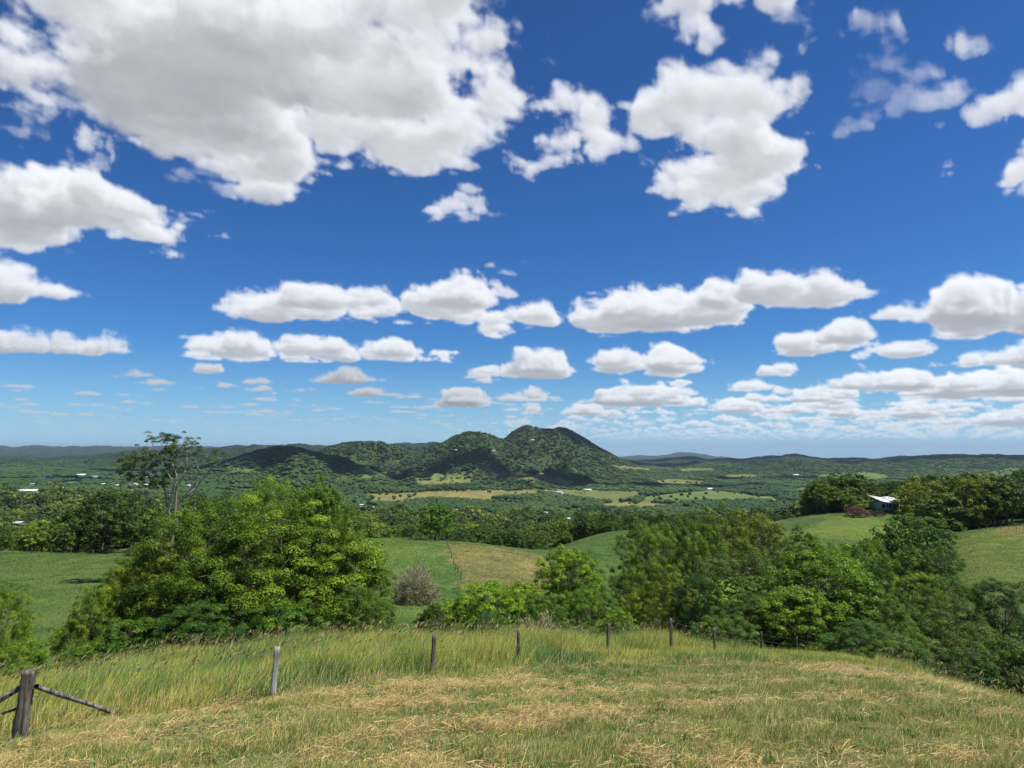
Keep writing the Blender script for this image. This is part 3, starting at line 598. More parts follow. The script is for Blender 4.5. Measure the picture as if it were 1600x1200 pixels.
def make_tree(seed,H=10.,W=9.,lobes=9,clumps=260,per=110,leaf=.16,crad=.62,low=.12,trunks=1,bare=0.,shape='round',stem=.22):
    """trunk and crown arrays of a broad-leaved tree H high and W wide"""
    rng=np.random.default_rng(seed)
    LC=[];LR=[]; crad=crad*.92
    for i in range(lobes):
        a=2.4*i+rng.random()*1.2; q=math.sqrt((i+.3)/lobes); 
        rr=W*.5*q*(.62 if shape!='spread' else .75)
        zt=1-.42*q*q+(rng.random()-.5)*.22
        if shape=='cone': zt=1-.75*q
        R=W*(.20+.10*rng.random())
        zc=max(H*low+R*.6, H*zt-R*.75)
        LC.append((rr*math.cos(a),rr*math.sin(a),zc)); LR.append((R,R,R*(.75+.3*rng.random())))
    for i in range(lobes):                      # skirt lobes
        a=2.4*i+1+rng.random(); rr=W*.5*(.50+.22*rng.random()); R=W*(.15+.07*rng.random()); 
        LC.append((rr*math.cos(a),rr*math.sin(a),H*(low+.1+.38*rng.random())+R*.4)); LR.append((R,R,R*.9))
    LC=np.array(LC); LR=np.array(LR)
    wt=LR[:,0]**2; wt/=wt.sum(); C=[]
    tries=0
    while len(C)<clumps and tries<clumps*12:
        tries+=1
        k=rng.choice(len(LC),p=wt); d=unit(1,rng)[0]
        if d[2]<-.35 and rng.random()<.75: continue
        p=LC[k]+LR[k]*d*((.80+.24*rng.random()) if rng.random()<.86 or d[2]<-.1 else (1.06+.26*rng.random()))
        q=(((p-LC)/LR)**2).sum(1); q[k]=9
        if q.min()<.42 or p[2]<H*low*.7: continue
        C.append(p)
    C=np.array(C); R=crad*(.6+.8*rng.random(len(C)))
    nb=int(len(C)*bare); 
    V,F,v=leaves_mesh(C[nb:],R[nb:],per,leaf,rng)
    parts=[]
    for k in range(trunks):
        a=k*2.2+seed; b0=np.array([math.cos(a),math.sin(a),0])*(0 if trunks==1 else W*.05)-np.array([0,0,.5])
        f=np.array([math.cos(a)*W*.06,math.sin(a)*W*.06,H*(stem+.1*rng.random())])
        r=H*.022/math.sqrt(trunks)+.03
        P,t=limb(b0,f,r*1.35,r*.85,rng,6,.05,8); parts.append(t)
        own=[i for i in range(len(LC)) if i%trunks==k]
        for i in own:
            P2,t=limb(f,LC[i]+np.array([0,0,LR[i][2]*.2]),r*.62,r*.16,rng,7,.10); parts.append(t)
            near=np.argsort(((C-LC[i])**2).sum(1))[:max(3,int(len(C)/len(LC)*.5))]
            for j in near:
                s=P2[rng.integers(3,7)]; parts.append(limb(s,C[j],r*.15,.012,rng,4,.08,4)[1])
    TV,TF=join(parts)
    return (V,F,v),(TV,TF)
def make_twiggy(seed,H=5.,W=6.,n=900,leafy=0,leaf=.1):
    """a shrub of bare grey twigs: fine crossing strips, with a little foliage low down"""
    rng=np.random.default_rng(seed); parts=[]; tips=[]
    for i in range(16):
        a=rng.random()*6.28; e=.35+rng.random()*1.1; L=.62
        p1=np.array([math.cos(a)*math.cos(e)*W*.5*L,math.sin(a)*math.cos(e)*W*.5*L,math.sin(e)*H*L]); P,t=limb((0,0,-.3),p1,.09,.035,rng,5,.08,5); parts.append(t); tips.append(P)
    trunk=join(parts)
    d=unit(n,rng); d[:,2]=np.abs(d[:,2]); o=rng.random(n)**.35
    P0=d*np.array([W/2,W/2,H])*(.30+.62*o)[:,None]*(1+.12*np.sin(d[:,[0]]*7)+.10*np.sin(d[:,[1]]*9))
    dr=d*np.array([1,1,1.2])+unit(n,rng)*.55; dr/=np.linalg.norm(dr,axis=1,keepdims=True)
    out=[]
    K=5
    base=np.repeat(P0,K,0); dd=np.repeat(dr,K,0)+unit(n*K,rng)*.6; dd/=np.linalg.norm(dd,axis=1,keepdims=True)
    L=(.25+.6*rng.random(n*K))[:,None]; w=.014*(1+rng.random(n*K))[:,None]*leaf/.1
    s=np.cross(dd,unit(n*K,rng)); s/=np.linalg.norm(s,axis=1,keepdims=True)
    mid=base+dd*L*.5+unit(n*K,rng)*.05
    V=np.stack([base-s*w,mid-s*w*.8,base+dd*L,mid+s*w*.8],1).reshape(-1,3); F=np.arange(len(V)).reshape(-1,4); v=np.repeat(rng.random(n*K),4)
    return (V,F,v),trunk
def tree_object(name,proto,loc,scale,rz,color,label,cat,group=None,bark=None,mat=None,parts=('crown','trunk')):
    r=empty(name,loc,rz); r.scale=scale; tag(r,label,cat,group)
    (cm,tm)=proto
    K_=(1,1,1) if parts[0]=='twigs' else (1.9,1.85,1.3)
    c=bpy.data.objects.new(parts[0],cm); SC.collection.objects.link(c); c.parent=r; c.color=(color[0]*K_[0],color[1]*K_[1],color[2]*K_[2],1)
    if tm is not None:
        t=bpy.data.objects.new(parts[1],tm); SC.collection.objects.link(t); t.parent=r
    return r
PD={}
def proto_meshes(nm,arr,bark=None,mat=None):
    (V,F,v),(TV,TF)=arr
    a=mesh_obj(nm+'_crown',V,F,mat or M_LEAF,attrs={'v':('FLOAT',v)}); b=mesh_obj(nm+'_trunk',TV,TF,bark or M_BARK,smooth=True)
    PD[nm]=(float(V[:,2].max()),float((V[:,0].max()-V[:,0].min()+V[:,1].max()-V[:,1].min())/2));
    ma,mb=a.data,b.data; bpy.data.objects.remove(a); bpy.data.objects.remove(b); return ma,mb
# colours (albedo)
LUSH=(.078,.138,.018); OLIVE=(.125,.17,.022); DARK=(.038,.075,.018); MID=(.065,.115,.025); GREYG=(.075,.100,.050); LIME=(.15,.23,.022); TWIG=(.34,.31,.28); YELG=(.12,.17,.018)

# prototypes: near ones fine-leaved, farther ones coarser; every one about 10 m high and 10 m wide unless scaled
P={}
P['near_a']=proto_meshes('near_a',make_tree(1,10,10,12,430,230,.115,.56,.06,3))
P['near_b']=proto_meshes('near_b',make_tree(2,10,10,10,380,230,.12,.58,.05,2,shape='spread'))
P['near_c']=proto_meshes('near_c',make_tree(3,10,9,10,360,150,.17,.60,.05,1))
P['near_d']=proto_meshes('near_d',make_tree(4,10,9,9,330,220,.115,.58,.04,2))
P['bush_a']=proto_meshes('bush_a',make_tree(5,10,13,10,340,190,.17,.74,.0,4,stem=.08))
P['bush_b']=proto_meshes('bush_b',make_tree(6,10,13,9,300,150,.22,.80,.0,4,stem=.08))
for i,(k,sh,W,ls) in enumerate([('mid_a','round',9,.42),('mid_b','spread',11,.42),('mid_c','cone',7.5,.40),('mid_d','round',10,.5),('mid_e','spread',10,.46)]):
    P[k]=proto_meshes(k,make_tree(20+i,10,W,9,170,48,ls,.85,.05,1,shape=sh))
P['twig_a']=proto_meshes('twig_a',make_twiggy(40,5,6.4,2600),mat=M_TWIG); P['twig_b']=proto_meshes('twig_b',make_twiggy(41,4,6,1500),mat=M_TWIG)
# ---------------------------------------------------------------- the trees one can point to
USED=[]
def plant(kind,px,top,w,Y,color,label,cat='tree',name='broadleaf_tree',group=None,H0p=10.,W0=10.,rz=None,depth=1.,sink=.2,parts=('crown','trunk')):
    x=(px-800)/F_PX*Y/math.cos(PITCH)
    # the column u of a pixel is x/depth along the view axis; correct for pitch at ground height
    z=gz(x,Y); x=(px-800)/F_PX*(Y*math.cos(PITCH)+(z+4-EYE)*math.sin(PITCH)); z=gz(x,Y)
    h=zat(top,Y)-z; wid=w/F_PX*Y; H0p,W0=PD[kind][0],PD[kind][1]*.94
    r=tree_object(name,P[kind],(x,Y,z-sink),(wid/W0,wid/W0*depth,h/H0p),rz if rz is not None else (px*1.7)%6.28,color,label,cat,group,parts=parts)
    USED.append((x,Y,wid/2)); return r
plant('near_a',445,748,340,46,(.072,.124,.017),'large bushy olive-green tree, the biggest one, behind the tall grass left of centre',W0=10)
plant('near_b',330,772,250,44,(.082,.130,.018),'yellowish-green bushy tree leaning against the left side of the biggest tree')
plant('near_d',402,736,120,52,(.10,.16,.035),'upright pale-tipped tree rising behind the left top of the biggest tree')
plant('near_c',487,731,130,49,(.085,.135,.022),'tall leafy treetop standing out above the right side of the biggest tree')
plant('near_a',540,778,150,47,(.075,.12,.020),'dull green tree against the right side of the biggest tree, next to the paddock')
plant('bush_a',560,905,130,41,(.07,.12,.02),'low bush with small leaves at the right foot of the biggest tree','bush','leafy_bush',W0=13)
plant('near_a',262,796,150,50,(.10,.145,.022),'leafy tree with a rounded top in front of the gum tree base')
plant('near_b',225,860,150,44,(.11,.15,.022),'low spreading yellow-green tree left of the biggest tree')
plant('bush_a',150,905,120,42,(.085,.135,.02),'rounded yellow-green bush between the left paddock and the biggest tree','bush','leafy_bush',W0=13)
plant('bush_b',215,945,170,39,(.075,.13,.02),'dark-centred low bush above the tall grass, left of the biggest tree','bush','leafy_bush',W0=13)
plant('bush_a',330,930,170,39,(.06,.11,.02),'dark green bush in front of the biggest tree, above the grass heads','bush','leafy_bush',W0=13)
plant('bush_b',450,925,170,40,(.055,.11,.02),'shaded bush in front of the biggest tree trunk','bush','leafy_bush',W0=13)
plant('near_b',-10,898,130,38,(.06,.115,.018),'bushy green tree cut by the left edge of the photo')
plant('bush_b',30,985,110,33,(.05,.10,.018),'dark bush low behind the corner post','bush','leafy_bush',W0=13)
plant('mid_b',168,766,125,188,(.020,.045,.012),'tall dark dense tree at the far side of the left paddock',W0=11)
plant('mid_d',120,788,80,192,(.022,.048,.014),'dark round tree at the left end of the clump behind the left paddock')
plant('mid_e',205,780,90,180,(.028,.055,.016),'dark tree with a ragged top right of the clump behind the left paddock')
plant('mid_a',680,781,58,194,(.045,.10,.022),'rounded green tree at the far corner of the middle paddock, right of a white house',W0=9)
plant('mid_e',640,820,34,205,(.035,.07,.022),'small dark tree left of the corner tree on the middle paddock edge')
plant('twig_a',650,868,84,80,(.235,.26,.235),'round silvery-grey leafless shrub in the middle paddock','shrub','grey_shrub',H0p=5,W0=6.4,parts=('twigs','stems'))
plant('bush_b',648,905,74,81,(.05,.065,.035),'dull green bush grown through the silvery shrub in the middle paddock','bush','leafy_bush',W0=13)
plant('bush_b',760,896,150,60,(.12,.20,.020),'bright yellow-green shrub with large leaves below the tan paddock','bush','leafy_bush',W0=13)
plant('bush_b',705,925,90,62,(.07,.12,.022),'mid green shrub left of the bright yellow-green shrub','bush','leafy_bush',W0=13)
plant('near_c',815,900,90,64,(.13,.19,.02),'small yellow-leaved tree right of the bright yellow-green shrub',W0=9)
plant('bush_a',672,938,60,52,(.05,.08,.025),'small dark bush in the gap below the silvery shrub','bush','leafy_bush',W0=13)
plant('bush_a',770,950,110,50,(.05,.10,.018),'deep green low bush behind the tall grass in the middle','bush','leafy_bush',W0=13)
plant('bush_a',850,925,110,56,(.07,.125,.022),'green bush behind the grey brush in the middle','bush','leafy_bush',W0=13)
plant('twig_b',842,945,105,49,(.27,.265,.24),'low grey dead brush standing in the tall grass in the middle','shrub','grey_shrub',H0p=4,W0=6,parts=('twigs','stems'))
plant('near_c',885,845,110,74,(.06,.12,.02),'broad green tree right of the tan paddock',W0=9)
plant('near_b',925,905,110,58,(.05,.105,.018),'leafy green tree behind the fifth and sixth fence posts')
plant('near_d',985,880,80,70,(.065,.115,.03),'slender grey-green tree left of the olive tree')
plant('near_a',1040,862,130,60,(.095,.135,.018),'olive-yellow fine-leaved tree behind the tall fence post')
plant('bush_a',960,945,90,50,(.06,.115,.02),'low green bush just behind the grass heads left of the olive tree','bush','leafy_bush',W0=13)
plant('near_d',1035,815,110,92,(.05,.095,.02),'dark green tree behind the olive tree',W0=9)
plant('near_a',1130,778,150,84,(.105,.14,.022),'tall yellow-green tree, highest of the middle-right wood')
plant('near_d',1195,795,110,88,(.085,.115,.035),'yellow-green ragged tree right of the highest tree in the middle-right wood')
plant('near_b',1150,855,190,64,(.050,.085,.030),'broad dark grey-green tree in front of the highest tree of the middle-right wood')
plant('near_c',1290,842,200,56,(.070,.130,.018),'large bright green broad-leaved tree in the middle-right wood',W0=9)
plant('near_a',1230,835,150,66,(.045,.085,.022),'dark tree between the broad grey-green and the bright green trees')
plant('near_c',1240,905,150,52,(.062,.118,.018),'bright leafy tree below the bright green broad-leaved tree',W0=9)
plant('near_b',1360,868,130,60,(.035,.075,.018),'dark green tree at the right end of the middle-right wood')
plant('bush_a',1350,960,130,45,(.05,.10,.03),'bluish-green bush at the foot of the bright green tree','bush','leafy_bush',W0=13)
plant('near_d',1095,890,90,56,(.035,.075,.018),'dark tree in the hollow right of the olive tree',W0=9)
plant('bush_b',1130,950,120,47,(.05,.095,.02),'shaded bush behind the fence posts right of centre','bush','leafy_bush',W0=13)
plant('mid_d',1400,812,100,150,(.045,.085,.020),'round green tree in the gully below the white-roofed house')
plant('mid_b',1450,820,90,142,(.042,.085,.020),'broad green tree at the left edge of the right pasture',W0=11)
plant('mid_a',1425,850,80,125,(.045,.09,.024),'green tree low on the left edge of the right pasture',W0=9)
plant('near_d',1355,838,90,98,(.045,.09,.022),'round-topped tree below the green knoll')
plant('near_d',1432,888,95,92,(.055,.10,.025),'grey-green tree in the gully mouth below the right pasture',W0=9)
plant('near_a',1500,930,190,52,(.062,.10,.028),'large grey-green bushy tree at the lower right, sloping down to the right')
plant('near_b',1432,940,120,56,(.060,.115,.022),'green tree left of the large grey-green tree at the lower right')
plant('near_b',1570,898,150,64,(.030,.062,.018),'very dark green tree at the right edge below the pasture')
plant('near_d',1490,895,110,74,(.035,.072,.018),'dark tree under the lower edge of the right pasture',W0=9)
plant('near_c',1590,985,130,38,(.045,.09,.020),'green tree cut by the right edge, above the grass slope',W0=9)
plant('bush_a',1480,1000,150,38,(.05,.09,.022),'dark bush behind the grass at the lower right','bush','leafy_bush',W0=13)
plant('bush_b',1400,985,120,42,(.055,.10,.022),'green bush where the fence runs out of sight at the right','bush','leafy_bush',W0=13)
plant('near_b',1085,800,120,78,(.065,.115,.02),'leafy green tree left of the highest tree in the middle-right wood')
plant('near_a',1255,812,120,78,(.055,.105,.022),'dark green rounded tree right behind the ragged tree of the middle-right wood')
plant('near_b',1320,842,120,72,(.05,.10,.02),'green tree behind the bright green broad-leaved tree')
plant('near_d',1000,812,90,100,(.05,.095,.025),'dark slim tree by the small green meadow')
plant('near_a',1180,905,140,54,(.045,.085,.025),'dark grey-green tree in front of the middle-right wood')
plant('near_b',905,852,90,84,(.06,.115,.022),'green tree just right of the tan paddock')
plant('near_d',1470,850,70,120,(.05,.10,.022),'small green tree at the lower left edge of the right pasture')
plant('near_a',1380,905,110,52,(.06,.11,.024),'rounded green tree right of the bright green broad-leaved tree')
plant('near_a',200,842,130,47,(.085,.130,.020),'yellow-green tree at the left shoulder of the biggest tree')
plant('mid_a',1350,846,86,150,(.042,.085,.020),'round green tree on the lower slope of the green knoll',W0=9)
plant('mid_d',1296,850,84,140,(.045,.09,.022),'green tree under the left foot of the green knoll')
plant('mid_e',1398,834,84,182,(.040,.08,.020),'uneven green tree just below the green knoll')
plant('mid_b',1452,806,84,218,(.040,.08,.020),'spreading dark tree between the knoll and the right pasture')
plant('mid_a',1258,828,64,170,(.045,.085,.022),'green tree left of the green knoll',W0=9)
plant('mid_d',1418,800,64,245,(.038,.075,.020),'dark tree below the right end of the white-roofed house')
# flowering shrub by the white-roofed house
plant('bush_b',1338,790,62,318,(.085,.038,.065),'purple-pink flowering hedge shrub left of the white-roofed house','shrub','flowering_shrub',W0=13,depth=.6)
plant('bush_b',1368,796,36,318,(.055,.035,.04),'dull mauve shrub just below the white-roofed house','shrub','flowering_shrub',W0=13,depth=.6)
# ---------------------------------------------------------------- tall sparse gum tree with pale forking branches
def make_gum(seed=9):
    rng=np.random.default_rng(seed); k=9.85; g=lambda a,b,y: np.array([(a-262)/k,y,(911-b)/k])
    limbs=[([(262,915,0),(260,860,0),(258,800,.2),(262,770,.3),(268,745,.2),(262,728,0),(250,714,-.3)],.30,.07),([(266,860,0),(270,800,-.3),(272,762,-.8),(285,745,-1.2),(292,724,-1.6),(290,706,-1.8)],.24,.05),
     ([(268,830,0),(276,786,.2),(296,766,.6),(312,742,.8),(330,725,.6),(341,712,.4)],.24,.06),([(260,840,0),(253,796,.6),(245,766,1.2),(231,745,1.4),(214,734,1.3),(198,722,1.)],.22,.05),
     ([(276,786,.2),(300,757,-.3),(306,736,-.6),(300,720,-.8)],.15,.05),([(268,745,.2),(256,716,.6),(259,692,.9)],.13,.04),([(258,800,.2),(236,782,-1),(212,764,-1.8),(190,744,-2.)],.14,.04),([(272,762,-.8),(262,738,-2),(246,706,-2.4),(238,688,-2.4)],.11,.04)]
    parts=[];nodes=[]
    for L,r0,r1 in limbs:
        P0=np.array([g(*q) for q in L]); t=np.linspace(0,len(L)-1,len(L)*4-3); Q=np.stack([np.interp(t,np.arange(len(L)),P0[:,c]) for c in range(3)],1); Q+=rng.standard_normal(Q.shape)*.05
        parts.append(tube(Q,np.linspace(r0,r1,len(Q)),7)); nodes.append(Q[len(Q)//3:])
    nodes=np.concatenate(nodes)
    T=[(238,684),(258,683),(275,690),(282,700),(250,700),(262,710),(240,712),(225,718),(200,705),(195,722),(180,722),(205,735),(220,730),(255,725),(270,733),(230,745),(250,752),(320,710),(327,722),(333,712),(215,750),(190,740),(240,762),(270,700),(265,718),(281,716),(291,706),(246,690),(268,685),(212,716),(186,730),(236,728),(222,760),(200,752),(258,740),(285,728)]
    C=[];R=[]
    for a,b in T:
        c=g(a,b,rng.standard_normal()*1.5); n=nodes[np.argmin(((nodes-c)**2*np.array([1,.3,1.6])).sum(1))]
        parts.append(limb(n,c-np.array([0,0,.2]),.05,.02,rng,5,.10,5)[1])
        for q in range(9 if a<285 else 4): C.append(c+rng.standard_normal(3)*np.array([.75,.8,.38])); R.append(.34+.34*rng.random())
    V,F,v=leaves_mesh(np.array(C),np.array(R),64,.24,rng,aspect=2.2,up=.9)
    return (V,F,v),join(parts)
P['gum']=proto_meshes('gum',make_gum(),bark=M_GUM)
gx=(262-800)/F_PX*(112*math.cos(PITCH)-21*math.sin(PITCH)); gzz=gz(gx,112)
tree_object('gum_tree',P['gum'],(gx,112,gzz),(1,1,(zat(683,112)-gzz)/((911-683)/9.85)),0,(.034,.060,.022),'tall open gum tree with pale forked limbs and small leaf tufts at the left','tree')
USED.append((gx,112,6))
plant('twig_b',245,826,125,57,(.27,.27,.25),'tangle of bare grey branches between the gum tree and the biggest tree','shrub','grey_shrub',H0p=4,W0=6,parts=('twigs','stems'))
# ---------------------------------------------------------------- the woods: countable trees within some 400 m, the rest as one mass per kind
def scatter(Y0,Y1,sp,seed,umax=.80):
    rng=np.random.default_rng(seed); n=int(umax*(Y1**2-Y0**2)/sp**2)
    Y=np.sqrt(Y0**2+(Y1**2-Y0**2)*rng.random(n)); u=(rng.random(n)*2-1)*umax
    return u*Y,Y,rng
def house_clear(x,y,z,h,lift):
    ok=np.ones(len(x),bool)
    for hx_,hy_,hz_,w_ in HSE:
        ok&=~((np.abs(x-hx_)<w_*.62+3)&(np.abs(y-hy_)<w_*.5+4))
        n=(np.abs(x*hy_/np.maximum(y,1)-hx_)<w_*.55+3)&(y<hy_)&(y>hy_*.72)
        ok&=~(n&((z+h-EYE)/y>(hz_+lift*.55-EYE)/hy_))
    return ok
def keep_spacing(x,y,d):
    g={}; k=[]
    for i in range(len(x)):
        a,b=int(x[i]//d),int(y[i]//d); ok=True
        for p in (a-1,a,a+1):
            for q in (b-1,b,b+1):
                for j in g.get((p,q),()):
                    if (x[j]-x[i])**2+(y[j]-y[i])**2<d*d: ok=False
        if ok: g.setdefault((a,b),[]).append(i); k.append(i)
    return np.array(k)
x,y,rng=scatter(58,430,4.4,3,1.0)
k=keep_spacing(x,y,6.4); x,y=x[k],y[k]
z=height(x,y); li=land(x,y,z,False)
h=7+6.5*rng.random(len(x))
m=(li==-1)
pxs,pys=pxof(x,y,z)
# keep clear of the paddocks they would hide, and of the trees already planted
for ux,uy,ur in USED: m&=((x-ux)**2+(y-uy)**2>(ur*.75+1.5)**2)
hill=(pxs>1235)&(y>262); h=np.where(hill,h*1.35+1.0,h)
pt=pxof(x,y,z+h)[1]; hw=h*.5/y*F_PX
# (px, lowest-allowed top, up to this distance): keeps the open ground in view
LIM=[(-400,200,862,179),(185,560,800,120),(545,735,2000,197),(735,858,915,197),(858,930,846,197),(925,1020,885,228),(1020,1240,812,150),(1235,1395,852,236),(1395,1455,870,262),(1440,2200,925,262),(-400,112,812,430),(600,1240,822,300),(600,1240,800,430)]
for a,b,t,yl in LIM: m&=~((pxs+hw>a)&(pxs-hw<b)&(pt<t)&(y<yl))
m&=~((pxs+hw>1365)&(pxs-hw<1408)&(y>236)&(y<352)&(pt<803))
m&=~((pxs+hw>1245)&(pxs-hw<1390)&(y>228)&(y<340)&(pt<808)&(pxs<1365))
m&=house_clear(x,y,z,h,3)
m&=visible(x,y,z+h)&(np.abs(pxs-800)<1090)
x,y,z,h,pxs,pys=[q[m] for q in (x,y,z,h,pxs,pys)]
zone=np.where((pxs>1240)&(y>230),0,np.where(pxs<620,1,np.where(y<235,2,3)))
size=h/y*(np.abs(pxs-800)<815); order=np.argsort(-size)
GROUPS={0:('hillside tree in the dark wood around the white-roofed house','trees of the wood on the right-hand hill'),
 1:('green tree in the valley wood below the left paddock','trees below the left paddock'),
 2:('green tree among others in the gully between the near hill and the paddocks','trees in the gully'),
 3:('green tree in the wood beyond the middle paddocks','trees beyond the middle paddocks')}
kinds=['mid_a','mid_b','mid_c','mid_d','mid_e']; W0={'mid_a':9,'mid_b':11,'mid_c':7.5,'mid_d':10,'mid_e':10}
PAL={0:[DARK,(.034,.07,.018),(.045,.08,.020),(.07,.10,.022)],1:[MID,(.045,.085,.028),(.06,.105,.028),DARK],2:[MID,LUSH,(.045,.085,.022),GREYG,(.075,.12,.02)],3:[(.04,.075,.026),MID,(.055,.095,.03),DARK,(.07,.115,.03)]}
NIND=250
SHAPE={'mid_a':'rounded','mid_b':'spreading','mid_c':'narrow','mid_d':'full round','mid_e':'uneven'}
def tone(c,v): l=c[1]; return 'very dark' if l<.065 else 'dark green' if l<.078 else 'mid green' if l<.092 else 'grey-green' if c[2]>.045 else 'fresh green' if l<.11 else 'light green'
def where_(px,y,zn):
    if zn==0: return 'left of the white-roofed house' if px<1360 else 'behind the white-roofed house' if px<1420 else 'right of the white-roofed house' if px<1470 else 'halfway between house and right edge' if px<1525 else 'behind the tan strip of the right pasture' if px<1580 else 'at the right edge behind the tan strip'
    if zn==1: return 'beyond the far left end of the left paddock' if px<90 else 'behind the dark clump past the left paddock' if px<230 else 'behind the gum tree' if px<330 else 'behind the biggest tree'
    if zn==2: return 'near the bright yellow-green shrub' if px<860 else 'left of the olive tree' if px<1000 else 'around the highest tree of the middle-right wood' if px<1240 else 'in the gully below the green knoll' if px<1440 else 'below the right pasture'
    return 'beyond the middle green paddock' if px<720 else 'beyond the tan paddock' if px<870 else 'around the small green meadow' if px<1020 else 'behind the middle-right wood' if px<1200 else 'left of the green knoll'
for n_,i in enumerate(order[:NIND]):
    k_=kinds[int(rng.integers(5))]; zn=int(zone[i]); c=PAL[zn][int(rng.integers(len(PAL[zn])))]
    w=h[i]*(.85+.35*rng.random())
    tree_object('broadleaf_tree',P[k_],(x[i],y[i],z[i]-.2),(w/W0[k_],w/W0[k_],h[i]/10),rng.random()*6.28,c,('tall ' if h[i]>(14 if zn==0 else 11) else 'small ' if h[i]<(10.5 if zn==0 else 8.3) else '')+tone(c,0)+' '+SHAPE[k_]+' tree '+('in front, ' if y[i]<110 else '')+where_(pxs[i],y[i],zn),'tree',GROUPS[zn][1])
rest=order[NIND:]
print('woods',len(x),'rest',len(rest))
# instanced masses
PROT=bpy.data.collections.new('source_meshes')
def src_objects(prefix,items):
    c=bpy.data.collections.new(prefix)
    for i,(me,col) in enumerate(items):
        o=bpy.data.objects.new('%s_%02d'%(prefix,i),me); o.color=(*col,1); c.objects.link(o)
    return c
def mass(name,coll,nk,x,y,z,sx,sz,rng,label,cat=None,color=(1,1,1,1)):
    n=len(x); me=bpy.data.meshes.new(name); me.vertices.add(n); me.vertices.foreach_set('co',np.stack([x,y,z],1).astype(np.float32).ravel())
    def at(nm,ty,d,f='value'): a=me.attributes.new(nm,ty,'POINT'); a.data.foreach_set(f,d.ravel())
    at('pick','INT',rng.integers(0,nk,n).astype(np.int32)); at('spin','FLOAT_VECTOR',np.stack([0*x,0*x,rng.random(n)*6.28],1).astype(np.float32),'vector')
    at('size','FLOAT_VECTOR',np.stack([sx,sx,sz],1).astype(np.float32),'vector')
    o=bpy.data.objects.new(name,me); SC.collection.objects.link(o)
    g=bpy.data.node_groups.new(name,'GeometryNodeTree'); g.interface.new_socket('Geometry',in_out='INPUT',socket_type='NodeSocketGeometry'); g.interface.new_socket('Geometry',in_out='OUTPUT',socket_type='NodeSocketGeometry')
    gi=g.nodes.new('NodeGroupInput'); go=g.nodes.new('NodeGroupOutput'); ip=g.nodes.new('GeometryNodeInstanceOnPoints'); ci=g.nodes.new('GeometryNodeCollectionInfo')
    ci.inputs[0].default_value=coll; ci.inputs['Separate Children'].default_value=True; ci.inputs['Reset Children'].default_value=True
    def na(nm,ty):
        q=g.nodes.new('GeometryNodeInputNamedAttribute'); q.data_type=ty; q.inputs[0].default_value=nm; return q.outputs[0]
    g.links.new(gi.outputs[0],ip.inputs['Points']); g.links.new(ci.outputs[0],ip.inputs['Instance']); ip.inputs['Pick Instance'].default_value=True
    g.links.new(na('pick','INT'),ip.inputs['Instance Index']); 
    er=g.nodes.new('FunctionNodeEulerToRotation'); g.links.new(na('spin','FLOAT_VECTOR'),er.inputs[0]); g.links.new(er.outputs[0],ip.inputs['Rotation'])
    g.links.new(na('size','FLOAT_VECTOR'),ip.inputs['Scale']); g.links.new(ip.outputs[0],go.inputs[0])
    md=o.modifiers.new('scatter','NODES'); md.node_group=g
    o.color=color; tag(o,label,cat,kind='stuff'); return o
midc=src_objects('mid_tree_source',[(P[k][0],c) for k,c in (('mid_a',MID),('mid_b',(.04,.075,.026)),('mid_c',DARK),('mid_d',(.06,.10,.03)),('mid_e',(.045,.085,.026)))])
mass('hillside_woods',midc,5,x[rest],y[rest],z[rest]-.3,h[rest]*.1,h[rest]*.1,rng,'dense green woods on the slopes beyond the paddocks',color=(.085,.150,.032,1))
# coarse trees for 400 m - 1.3 km
fm=[]
for i,(sh,W,c) in enumerate([('round',9,(.050,.085,.030)),('spread',11,(.042,.075,.028)),('cone',7,(.032,.062,.024)),('round',10,(.065,.100,.034)),('spread',9,(.038,.072,.026)),('round',9,(.080,.105,.045))]):
    (V,F,v),(TV,TF)=make_tree(60+i,10,W,7,60,18,1.15,1.15,.06,1,shape=sh)
    o=mesh_obj('far_tree',V,F,M_LEAF2,attrs={'v':('FLOAT',v)}); fm.append((o.data,c)); bpy.data.objects.remove(o)
farc=src_objects('far_tree_source',fm)
x,y,rng=scatter(430,1350,7.6,5); z=height(x,y); h=np.minimum(6+16*rng.random(len(x))**2.2,9+np.clip((y-480)/60,0,13))*(1+.25*tile_lookup2(x/300,y/300)).clip(.5,1.6); li=land(x,y,z,False)
m=(li==-1)&visible(x,y,z+h,1)&(tile_lookup2(x/330,y/330)>-.62)&house_clear(x,y,z,h,3); x,y,z,h=[q[m] for q in (x,y,z,h)]; print('far',len(x))
mass('valley_woods',farc,6,x,y,z-.4,h*.11,h*.1,rng,'wooded valley side with many trees below the paddocks',color=(.085,.140,.040,1))
# lumpy crowns for 1.3 - 6 km
def blob(seed):
    rng=np.random.default_rng(seed); bm_o=bpy.data.meshes.new('b'); import bmesh
    bm=bmesh.new(); bmesh.ops.create_icosphere(bm,subdivisions=3,radius=1); V=np.array([v.co[:] for v in bm.verts]); F=np.array([[v.index for v in f.verts] for f in bm.faces]); bm.free()
    d=np.zeros(len(V))
    for k in range(26):
        c=unit(1,rng)[0]; c[2]=abs(c[2])*.9+.1*rng.random(); r=.30+.30*rng.random(); q=((V-c)**2).sum(1); d=np.maximum(d,np.sqrt(np.clip(r*r-q,0,1)))
    V=V*(.62+d*.75+.05*rng.standard_normal(len(V)))[:,None]; V[:,2]=np.where(V[:,2]<0,V[:,2]*.8,V[:,2]*1.05); V[:,2]+=.55
    o=mesh_obj('far_crown',V*5,F,M_CANOPY); m_=o.data; bpy.data.objects.remove(o); return m_
blobs=src_objects('crown_source',[(blob(80+i),(1,1,1)) for i in range(5)])
